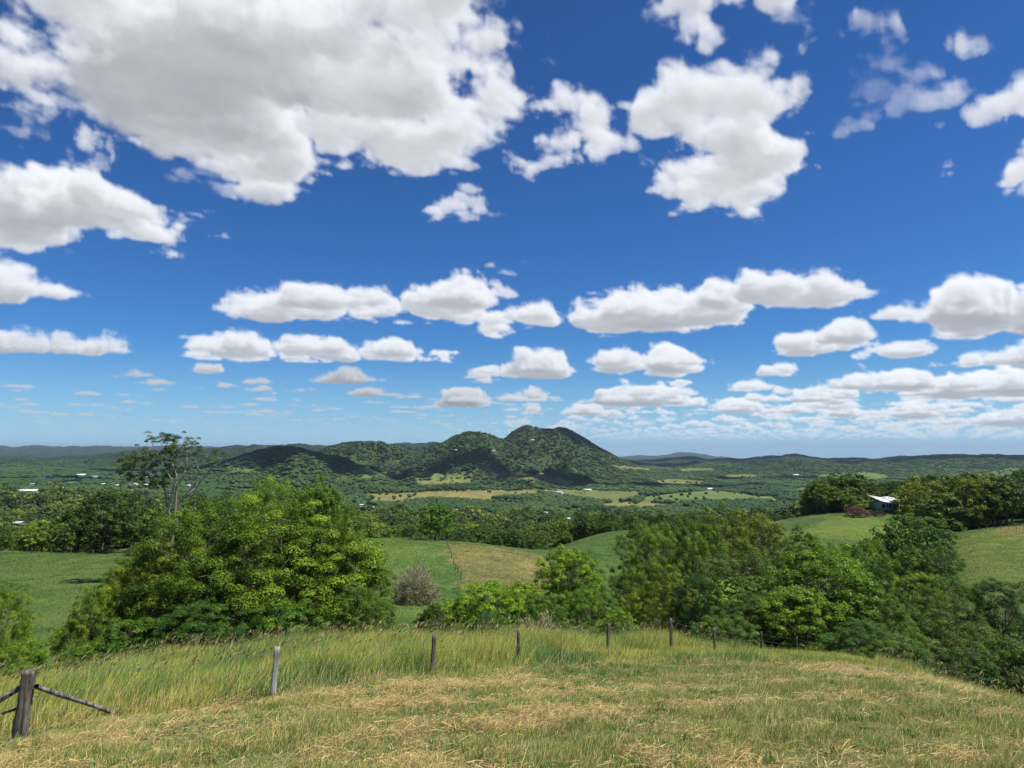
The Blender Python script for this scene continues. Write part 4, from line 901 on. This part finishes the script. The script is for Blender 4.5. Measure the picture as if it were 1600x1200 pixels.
x,y,rng=scatter(1350,2600,10.5,6); z=height(x,y); h=9+8*rng.random(len(x)); li=land(x,y,z,False)
m=(li==-1)&visible(x,y,z+h,2)&(tile_lookup2(x/800+.3,y/800)>-1.05)&house_clear(x,y,z,h,3); x1,y1,z1,h1=[q[m] for q in (x,y,z,h)]
x,y,rng=scatter(2600,6300,11.5,7); z=height(x,y); h=10+7*rng.random(len(x)); li=land(x,y,z,False)
m=(li==-1)&visible(x,y,z+h,4)&house_clear(x,y,z,h,4); x,y,z,h=[np.concatenate(q) for q in ((x1,x[m]),(y1,y[m]),(z1,z[m]),(h1,h[m]))]; print('crowns',len(x))
mass('distant_woods',blobs,5,x,y,z-.5,h*.125*np.where(y>2600,1.0,.85),h*np.where(y>2600,.052,.105),rng,'far forest covering the valley floor and the mountains')
# scattered paddock trees on the valley fields
x,y,rng=scatter(1500,4800,60,8); z=height(x,y); li=land(x,y,z,False); m=(li>=0)&(tile_lookup2(x/900,y/900)>.2); x,y,z=x[m],y[m],z[m]; h=8+6*rng.random(len(x))
mass('field_woods',blobs,5,x,y,z-.4,h*.11,h*.1,rng,'loose trees dotted over the valley fields')
# ================================================================ foreground grass
def grass_material():
    m,nt,b=material('grass_blades',rough=.6,spec=.2)
    at=N(nt,'ShaderNodeAttribute',attribute_name='tint'); nt.links.new(at.outputs[0],b.inputs['Base Color'])
    tr=N(nt,'ShaderNodeBsdfTranslucent'); nt.links.new(at.outputs[0],tr.inputs[0]); mx=N(nt,'ShaderNodeMixShader'); mx.inputs[0].default_value=.3
    nt.links.new(b.outputs[0],mx.inputs[1]); nt.links.new(tr.outputs[0],mx.inputs[2]); nt.links.new(mx.outputs[0],nt.nodes['Material Output'].inputs[0]); return m
M_GRASS=grass_material()
EU=[-1.2,-.8,-.69,-.545,-.345,-.118,.18,.45,.60,.70,.85,1.2]; EY=[11.2,11.7,12.3,13.5,14.6,17,20.6,23.5,22.5,20,17,15]
def edge_y(u): return np.interp(u,EU,EY)
_ft=np.linspace(-.05,1.3,80); _fu=(-7.55+27.9*_ft)/(11.4+34.6*_ft); _fy=11.4+34.6*_ft
def fence_y(u): return np.interp(u,_fu,_fy)
def strips(name,x,y,z,h,w,ang,lean,col,levels,tipcol=None,label=None,curl=1.6):
    """tapered blades: base point, length, width, direction of lean"""
    n=len(x); B=np.stack([x,y,z],1); dx=np.stack([np.cos(ang),np.sin(ang),0*ang],1); 
    s=np.stack([-np.sin(ang+.9),np.cos(ang+.9),0*ang],1)
    Vs=[];Cs=[]
    for k in range(levels):
        t=k/levels; wd=(w*(1-t*.75))[:,None]*.5
        p=B+dx*(h*lean*t**curl)[:,None]; p[:,2]+=h*t*(1-.35*lean*t)
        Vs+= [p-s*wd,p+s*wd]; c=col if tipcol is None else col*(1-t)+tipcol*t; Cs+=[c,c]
    p=B+dx*(h*lean)[:,None]; p[:,2]+=h*(1-.35*lean); Vs.append(p); Cs.append(col if tipcol is None else tipcol)
    K=2*levels+1; V=np.stack(Vs,1).reshape(-1,3); C=np.stack(Cs,1).reshape(-1,3); C=np.concatenate([C,np.ones((len(C),1))],1)
    f=[]
    for k in range(levels-1): a=2*k; f+=[(a,a+1,a+3),(a,a+3,a+2)]
    f.append((K-3,K-2,K-1)); f=np.array(f)
    F=(f[None]+(np.arange(n)*K)[:,None,None]).reshape(-1,3)
    return V,F,C
def grass_obj(name,parts,label):
    Vs,Fs,Cs,o=[],[],[],0
    for V,F,C in parts: Vs.append(V);Fs.append(F+o);Cs.append(C);o+=len(V)
    return tag(mesh_obj(name,np.concatenate(Vs),np.concatenate(Fs),M_GRASS,attrs={'tint':('FLOAT_COLOR',np.concatenate(Cs))}),label,kind='stuff')
def area_points(n,ya,yb,rng,umax=1.0,pw=1.0):
    Y=(ya**pw+(yb**pw-ya**pw)*rng.random(n))**(1/pw); u=(rng.random(n)*2-1)*umax; return u*Y,Y,u
def vary(c,rng,n,a=.25): return np.array(c)[None]*(1+a*rng.standard_normal((n,1))).clip(.45,1.8)*(1+.08*rng.standard_normal((n,3)))
rng=np.random.default_rng(77)
# how much cut straw lies at a place: long swathes running across the slope
def straw(x,y):
    a=x*.97+y*.26; b=-x*.26+y*.97
    s=.62*tile_lookup2(a/40,b/8.5)+.50*tile_lookup2(a/13+.3,b/4.5+.1)+.40*tile_lookup2(x/4,y/3)
    return s
def relief(x,y): return .05*np.clip(straw(x,y)-.5,0,2)
def mown():
    n=760000; x,y,u=area_points(n,7.6,24.5,rng,pw=1.3); m=y<edge_y(u)+.5+1.2*rng.random(n)**2; x,y,u=x[m],y[m],u[m]; n=len(x)
    z=height(x,y)+relief(x,y)*.5; s=straw(x,y)+.35*rng.standard_normal(n); dry=s>.72; pale=s>.9
    green=vary((.125,.235,.036),rng,n); g2=vary((.25,.30,.06),rng,n); st=vary((.60,.49,.19),rng,n); st2=vary((.46,.31,.14),rng,n)
    r=rng.random(n); col=np.where((r<.38)[:,None],green,g2); col=np.where(dry[:,None],np.where((r<.6)[:,None],st,st2),col)
    col=np.where((~dry&(rng.random(n)<.40))[:,None],st,col)
    h=np.where(dry,.04+.07*rng.random(n),.045+.085*rng.random(n))*(1+.5*np.clip(tile_lookup2(x/7,y/7),-1,1.6)).clip(.4,2); w=.004+.007*rng.random(n)
    a=rng.random(n)*6.28; ln=np.where(dry,.9+.9*rng.random(n),.25+.6*rng.random(n))
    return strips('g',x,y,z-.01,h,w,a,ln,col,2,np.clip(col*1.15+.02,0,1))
def thatch():
    n=300000; x,y,u=area_points(n,7.6,25,rng,pw=1.3); m=(y<edge_y(u)+1)&(straw(x,y)+.75*rng.standard_normal(n)>.80); x,y,u=x[m],y[m],u[m]; n=len(x)
    L=.06+.24*rng.random(n)**2.5; a=rng.random(n)*6.28+0; tilt=.28*rng.standard_normal(n)
    c=vary((.56,.44,.18),rng,n,.3); c2=vary((.44,.30,.13),rng,n,.3); c=np.where(rng.random((n,1))<.5,c,c2)
    B=np.stack([x,y,height(x,y)+.02+relief(x,y)*2*rng.random(n)+.05*rng.random(n)],1); d=np.stack([np.cos(a),np.sin(a),tilt-.21*np.sin(a)],1); s=np.stack([-np.sin(a),np.cos(a),.5+0*a],1)*(.0022+.0028*rng.random(n))[:,None]
    mid=B+d*(L*.5)[:,None]+np.array([0,0,1])*(L*.12*rng.random(n))[:,None]
    V=np.stack([B-s,B+s,mid-s,mid+s,B+d*L[:,None]],1).reshape(-1,3); f=np.array([(0,1,3),(0,3,2),(2,3,4)]); F=(f[None]+(np.arange(n)*5)[:,None,None]).reshape(-1,3)
    C=np.repeat(np.concatenate([c,np.ones((n,1))],1),5,0); return V,F,C
def tufts():
    n=1500; cx_,cy_,u=area_points(n,8,24,rng,pw=1.5); m=cy_<edge_y(u); cx_,cy_=cx_[m],cy_[m]; k=26; n=len(cx_); x=np.repeat(cx_,k)+.07*rng.standard_normal(n*k); y=np.repeat(cy_,k)+.07*rng.standard_normal(n*k); n*=k
    c=vary((.10,.21,.035),rng,n,.2); h=np.repeat(.10+.14*rng.random(n//k),k)*(.6+.5*rng.random(n)); return strips('u',x,y,height(x,y)-.01,h,.006+.008*rng.random(n),rng.random(n)*6.28,.2+.7*rng.random(n),c,2,c*1.3)
def stalks():
    n=1500; x,y,u=area_points(n,8,23,rng,pw=1.5); m=(y<edge_y(u)+.5)&(tile_lookup2(x/9+.5,y/6)>.1); x,y=x[m],y[m]; n=len(x)
    c=vary((.55,.47,.24),rng,n,.15); return strips('s',x,y,height(x,y),.18+.30*rng.random(n),.010+.006*rng.random(n),.3+rng.standard_normal(n)*1.2,.3+.8*rng.random(n),c,3,c)
grass_obj('mown_grass',[mown(),tufts(),stalks()],'short mown grass, green mixed with straw, on the near slope')
grass_obj('cut_straw',[thatch()],'cut tan straw lying in swathes on the mown slope')
def rank(n,ya,yb,pw,wmul=1.):
    x,y,u=area_points(n,ya,yb,rng,pw=pw); e=edge_y(u); q=y-e; m=(q>-.25*rng.random(n))&(y<41); x,y,u,q=x[m],y[m],u[m],q[m]; n=len(x)
    rt=np.clip((u-.42)/.25,0,1)                           # lower and drier towards the right
    q2=y-fence_y(u); h=(.18+.16*np.clip(q/1.5,0,1)+np.where(u<.5,.44*np.clip((q2+.5)/2.0,0,1),.30*np.clip(q/3,0,1)))*(1-.30*rt)*(1+.20*tile_lookup2(x/16,y/16)).clip(.6,1.5)*(.62+.5*rng.random(n))
    h*=np.clip(.30+(41-y)/8,.3,1)
    g=vary((.14,.25,.05),rng,n,.22); g2=vary((.32,.36,.085),rng,n,.2); d=vary((.50,.43,.18),rng,n,.25); bl=vary((.08,.19,.06),rng,n,.2)
    k=tile_lookup2(x/14+.3,y/20)+.5*rng.standard_normal(n)-.9*rt+.25*np.clip(-u*2,-1,1)
    col=np.where((k>.25)[:,None],g,g2); col=np.where((k>1.2)[:,None],bl,col); low=(rng.random(n)<.10+.35*rt+.25*(q<1.2)); col=np.where(low[:,None],d,col)
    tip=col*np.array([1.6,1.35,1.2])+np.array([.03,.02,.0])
    w=(.009+.008*rng.random(n))*wmul; a=.35+1.5*rng.standard_normal(n)
    lean=.10+.5*rng.random(n)+.16*np.clip(tile_lookup2(x/6,y/6),0,2)
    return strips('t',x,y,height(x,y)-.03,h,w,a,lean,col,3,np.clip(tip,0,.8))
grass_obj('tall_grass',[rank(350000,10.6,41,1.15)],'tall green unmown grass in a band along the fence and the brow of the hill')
def heads():
    n=7500; x,y,u=area_points(n,15,40,rng,pw=1.8); e=edge_y(u); m=(y-np.maximum(e,np.where(u<.5,fence_y(u),0))>1.0+2*rng.random(n))&((tile_lookup2(x/11+.2,y/7)>-.25)|(rng.random(n)<.25)); x,y,u=x[m],y[m],u[m]; n=len(x)
    rt=np.clip((u-.42)/.25,0,1); H=(.80+.42*rng.random(n))*(1-.38*rt)*np.clip(.35+(41-y)/9,.35,1); a=.2+.7*rng.standard_normal(n); ln=.18+.4*rng.random(n)
    c=vary((.30,.25,.10),rng,n,.15); z=height(x,y)
    A=strips('h',x,y,z,H,.006+0*x,a,ln,c,3,c)
    top=np.stack([x+np.cos(a)*H*ln,y+np.sin(a)*H*ln,z+H*(1-.35*ln)],1)
    hc=np.where(rng.random((n,1))<.6,vary((.40,.30,.15),rng,n,.2),vary((.46,.41,.21),rng,n,.2))
    d=np.stack([np.cos(a)*.55,np.sin(a)*.55,.55+0*a],1)+rng.standard_normal((n,3))*.18; d/=np.linalg.norm(d,axis=1,keepdims=True)
    L=(.13+.12*rng.random(n))[:,None]; out=[A]
    for k in range(3):
        s=np.cross(d,unit(n,rng)); s/=np.linalg.norm(s,axis=1,keepdims=True); w=.011+.008*rng.random((n,1)); b=top-d*L*.35
        V=np.stack([b,b+d*L*.4+s*w,b+d*L*.4-s*w,b+d*L],1).reshape(-1,3); F=(np.array([(0,1,2),(1,3,2)])[None]+(np.arange(n)*4)[:,None,None]).reshape(-1,3)
        out.append((V,F,np.repeat(np.concatenate([hc,np.ones((n,1))],1),4,0)))
    return out
grass_obj('grass_seed_heads',heads(),'feathery reddish-tan seed heads standing above the tall grass')
# rougher tussocks in the paddocks nearer than 200 m
def tussocks():
    n=260000; x,y,u=area_points(n,52,262,rng,umax=1.0,pw=1.3); z=height(x,y); li=land(x,y,z); m=li>=0; x,y,z,li=x[m],y[m],z[m],li[m]; n=len(x)
    base=np.array([f[3] for f in FIELDS])[li]; col=base*(.85+.35*rng.random((n,1)))
    h=.12+.22*rng.random(n)
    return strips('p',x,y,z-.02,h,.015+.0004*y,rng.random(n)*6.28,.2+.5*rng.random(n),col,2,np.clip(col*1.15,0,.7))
grass_obj('paddock_grass',[tussocks()],'ungrazed grass growing over the paddocks and the right-hand pasture')

# ================================================================ fence
def wood_material(name,dark,light,warm=None):
    m,nt,b=material(name,rough=.9,spec=.1); tc=N(nt,'ShaderNodeTexCoord'); mp=N(nt,'ShaderNodeMapping'); mp.inputs['Scale'].default_value=(14,14,1.1); nt.links.new(tc.outputs['Object'],mp.inputs[0])
    n=noise_tex(nt,1.6,6,.7,mp.outputs[0]); n2=noise_tex(nt,5.,4,.6,tc.outputs['Object'])
    c=ramp(nt,n,[(.30,tuple(.35*q for q in dark)),(.44,dark),(.62,light)])
    c=mixc(nt,'MIX',ramp(nt,n2,[(.5,(0,0,0)),(.68,(1,1,1))]),c,warm or tuple(1.3*q for q in light))
    nt.links.new(c,b.inputs['Base Color']); bp=N(nt,'ShaderNodeBump'); bp.inputs['Strength'].default_value=.9; bp.inputs['Distance'].default_value=.02; nt.links.new(n,bp.inputs['Height']); nt.links.new(bp.outputs[0],b.inputs['Normal']); return m
M_WOOD=wood_material('weathered_wood',(.10,.088,.07),(.26,.235,.195),(.22,.14,.08)); M_PALE=wood_material('silvered_wood',(.26,.24,.21),(.55,.53,.49),(.45,.44,.40)); M_DARKW=wood_material('dark_wood',(.055,.05,.04),(.17,.155,.125)); M_RAIL=wood_material('split_rail',(.05,.045,.04),(.36,.34,.30),(.45,.43,.38))
M_WIRE=material('old_wire',(.16,.15,.14),.6)[0]
def timber(p0,p1,w,d,rng,taper=.9,rings=16,rough=.06,flat=.0):
    """split timber between two points: squarish section with grooves, chipped ends"""
    p0=np.asarray(p0,float); p1=np.asarray(p1,float); t=(p1-p0); L=np.linalg.norm(t); t/=L
    a=np.cross(t,[0,1,0.]); a=a/np.linalg.norm(a); b=np.cross(t,a); sides=20; th=np.linspace(0,2*math.pi,sides,endpoint=False)
    sq=1/np.maximum(np.abs(np.cos(th)),np.abs(np.sin(th)))*.86; sq=np.minimum(sq,1.12)
    g=1+rough*rng.standard_normal(sides); g[rng.integers(0,sides,3)]*=.84
    V=[]
    for k in range(rings):
        s=k/(rings-1); f=(1-(1-taper)*s)*(1+.03*rng.standard_normal()); gg=g*(1+.018*rng.standard_normal(sides))
        c=p0+t*L*s+a*.008*math.sin(s*5)+b*.006*math.sin(s*7)
        if k==rings-1: off=(rng.random(sides)-.6)*.05
        else: off=np.zeros(sides)
        V.append(c[None]+(np.cos(th)*sq*gg*w/2*f)[:,None]*a+(np.sin(th)*sq*gg*d/2*f)[:,None]*b+off[:,None]*t)
    V.append((p0+t*L-t*.02)[None]); V=np.concatenate(V)
    F=[]
    for k in range(rings-1):
        for i in range(sides): j=(i+1)%sides; F.append((k*sides+i,k*sides+j,(k+1)*sides+j,(k+1)*sides+i))
    q=rings*sides
    for i in range(0,sides,2): F.append(((rings-1)*sides+i,(rings-1)*sides+(i+1)%sides,(rings-1)*sides+(i+2)%sides,q))
    return V,np.array(F)
def fpos(t): return -7.55+27.9*t,11.4+34.6*t
rg=np.random.default_rng(5)
# corner post with its two stay rails
cx,cy=fpos(0); cz=gz(cx,cy)
A=empty('strainer_post',(cx,cy,cz)); tag(A,'thick weathered corner post with two sloping rails in the lower left corner','fence post')
ztop=zat(1046,cy)-cz
V,F=timber((-.12,0,-.3),(-.02,.0,ztop),.215,.20,rg,.86,22,.05); mesh_obj('post',V,F,M_WOOD,A)
V,F=timber((.10,.02,zat(1073,cy)-cz),(.12,2.35,gz(cx+.12,cy+2.35)-cz+.05),.10,.075,rg,.9,14,.10); mesh_obj('stay_rail',V,F,M_RAIL,A)
V,F=timber((-.10,.02,zat(1073,cy)-cz),(-2.1,.3,gz(cx-2.1,cy+.3)-cz+.05),.10,.075,rg,.9,14,.10); mesh_obj('stay_rail',V,F,M_RAIL,A)
V,F=timber((-.10,-.02,zat(1103,cy)-cz),(-.42,.05,zat(1118,cy)-cz),.05,.04,rg,.7,6,.10); mesh_obj('broken_rail',V,F,M_RAIL,A)
POSTS=[(.097,.97,.13,M_PALE,.06,'silvery-white leaning post with a pale streak, first fence post right of the corner post'),
 (.199,.98,.125,M_WOOD,.03,'brown weathered fence post, second one right of the corner post'),
 (.278,.86,.10,M_DARKW,-.03,'thin dark fence post half hidden in grass before the grey dead brush'),
 (.388,1.0,.12,M_WOOD,.05,'split grey fence post in grass left of the olive tree'),
 (.496,1.28,.14,M_WOOD,-.02,'tall straight fence post before the olive-yellow tree'),
 (.591,1.05,.14,M_WOOD,-.06,'fence post leaning left, just right of the tall straight post'),
 (.717,1.12,.13,M_DARKW,.01,'dark fence post before the broad dark tree right of centre'),
 (.84,1.05,.12,M_DARKW,.02,'small dark fence post before the bright green broad-leaved tree'),
 (.99,1.15,.13,M_WOOD,.0,'grey fence post near the right end of the fence'),
 (1.14,1.05,.11,M_WOOD,.03,'last fence post, almost lost in grass at the right end of the fence')]
tops=[(cx,cy,cz+ztop)]
for t,h,w,mt,ln,lb in POSTS:
    x,y=fpos(t); z=gz(x,y); V,F=timber((0,0,-.3),(ln,.03,h),w,w*.85,rg,.9,14,.07)
    o=mesh_obj('fence_post',V,F,mt); o.location=(x,y,z); o.rotation_euler=(0,0,rg.random()*.6); tag(o,lb,'fence post','posts of the old wire fence'); tops.append((x,y,z+h))
for k,(dz,lb) in enumerate([(.12,'top strand of the rusty wire strung between the old fence posts'),(.42,'middle strand of the rusty wire strung between the old fence posts'),(.70,'lowest strand of the rusty wire strung between the old fence posts')]):
    pts=[]
    for a,b in zip(tops[:-1],tops[1:]):
        for s in np.linspace(0,1,8)[:-1]: pts.append((a[0]*(1-s)+b[0]*s,a[1]*(1-s)+b[1]*s,a[2]*(1-s)+b[2]*s-dz-.05*math.sin(math.pi*s)))
    V,F=tube(pts,[.0035]*len(pts),5); tag(mesh_obj('fence_wire',V,F,M_WIRE),lb,'wire','strands of the old wire fence')
def far_posts(line,n,h,w,lb,grp):
    first=None
    for k in range(n):
        s=k/(n-1)*(len(line)-1); i=min(int(s),len(line)-2); f=s-i
        x=line[i][0]*(1-f)+line[i+1][0]*f; y=line[i][1]*(1-f)+line[i+1][1]*f
        if first is None: V,F=timber((0,0,-.2),(.03,0,h),w,w,rg,.9,6,.08); o=mesh_obj('fence_post',V,F,M_DARKW); first=o
        else: o=first.copy(); SC.collection.objects.link(o)
        o.location=(x,y,gz(x,y)); o.rotation_euler=(rg.standard_normal()*.05,rg.standard_normal()*.05,rg.random()*3); tag(o,lb,'fence post',grp)
a=onground(697,850,60,230)[:2]; b=onground(720,905,60,230)[:2]; far_posts([a,b],9,1.2,.14,'small post in the fence between the green and the tan paddock','posts dividing the middle paddocks')
a=onground(1530,830,80,330)[:2]; b=onground(1600,826,80,330)[:2]; far_posts([a,b],7,1.3,.16,'small post along the tan strip at the top of the right pasture','posts along the right pasture')
a=onground(20,864,80,230)[:2]; b=onground(180,868,80,230)[:2]; far_posts([a,b],6,1.3,.18,'small post at the far edge of the left paddock','posts at the far edge of the left paddock')

# ================================================================ haze
hz_d=2.4e-5
if hz_d>0:
    zlo=-620.;zhi=150.
    V,F=boxm(0,16700,(zlo+zhi)/2,90000,34600,zhi-zlo)
    m=bpy.data.materials.new('air'); m.use_nodes=True; nt=m.node_tree; nt.nodes.clear(); o_=N(nt,'ShaderNodeOutputMaterial'); v=N(nt,'ShaderNodeVolumePrincipled'); v.inputs['Color'].default_value=(.70,.87,1,1); v.inputs['Density'].default_value=hz_d; v.inputs['Anisotropy'].default_value=.3
    nt.links.new(v.outputs[0],o_.inputs['Volume']); h=mesh_obj('haze',V,F,m); tag(h,'thin bluish air that pales the far hills',kind='stuff')

# ================================================================ unseen cloud-shaped blockers, added above the frame to shade patches of the hills
def add_shade_blocker(px,Y,rx,ry,seed,alt=8000.):  # white blocker set on the sun line of the hill patch it darkens
    rng=np.random.default_rng(seed); x=(px-800)/F_PX*Y; z0=gz(x,Y); t=(alt-z0)/SUN_DIR[2]; c=np.array([x,Y,z0])+np.array(SUN_DIR)*t
    import bmesh
    bm=bmesh.new(); bmesh.ops.create_icosphere(bm,subdivisions=5,radius=1); V=np.array([v.co[:] for v in bm.verts]); F=np.array([[v.index for v in f.verts] for f in bm.faces]); bm.free()
    d=tile_lookup3(V[:,0]*.18+seed*.13,V[:,1]*.18+.3,V[:,2]*.18)*.16+tile_lookup3(V[:,0]*.5,V[:,1]*.5+seed*.21,V[:,2]*.5)*.09
    V=V*(1+d)[:,None]*np.array([rx,ry,min(rx,ry)*.35])+c
    o=mesh_obj('shade_blocker',V,F,M_BLOCKER,smooth=True); return o
M_BLOCKER=plain('blocker_white',(.93,.93,.94),1.0,0.)
parts=[]
for k,a in enumerate([(905,4700,230,420),(850,4900,240,260),(420,3150,340,210),(505,3050,260,190),(700,3250,620,110),(960,3100,520,120),(1480,6100,1200,800),(1180,6900,1300,800),(1480,9300,2600,1100),(1050,9000,1500,700),(1140,6100,420,300),(1300,7600,600,330),(110,2650,260,150),(1590,3050,330,180),(240,4300,500,260),(600,6500,500,300),(1230,3900,380,140)]):
    o=add_shade_blocker(*a,seed=k+3); V=np.empty(len(o.data.vertices)*3,np.float32); o.data.vertices.foreach_get('co',V); F=np.empty(len(o.data.polygons)*3,np.int32); o.data.loops.foreach_get('vertex_index',F)
    parts.append((V.reshape(-1,3),F.reshape(-1,3))); bpy.data.objects.remove(o)
V,F=join(parts); tag(mesh_obj('shade_blockers',V,F,M_BLOCKER,smooth=True),'unseen cloud-shaped blockers added high overhead to shade parts of the hills',kind='stuff')
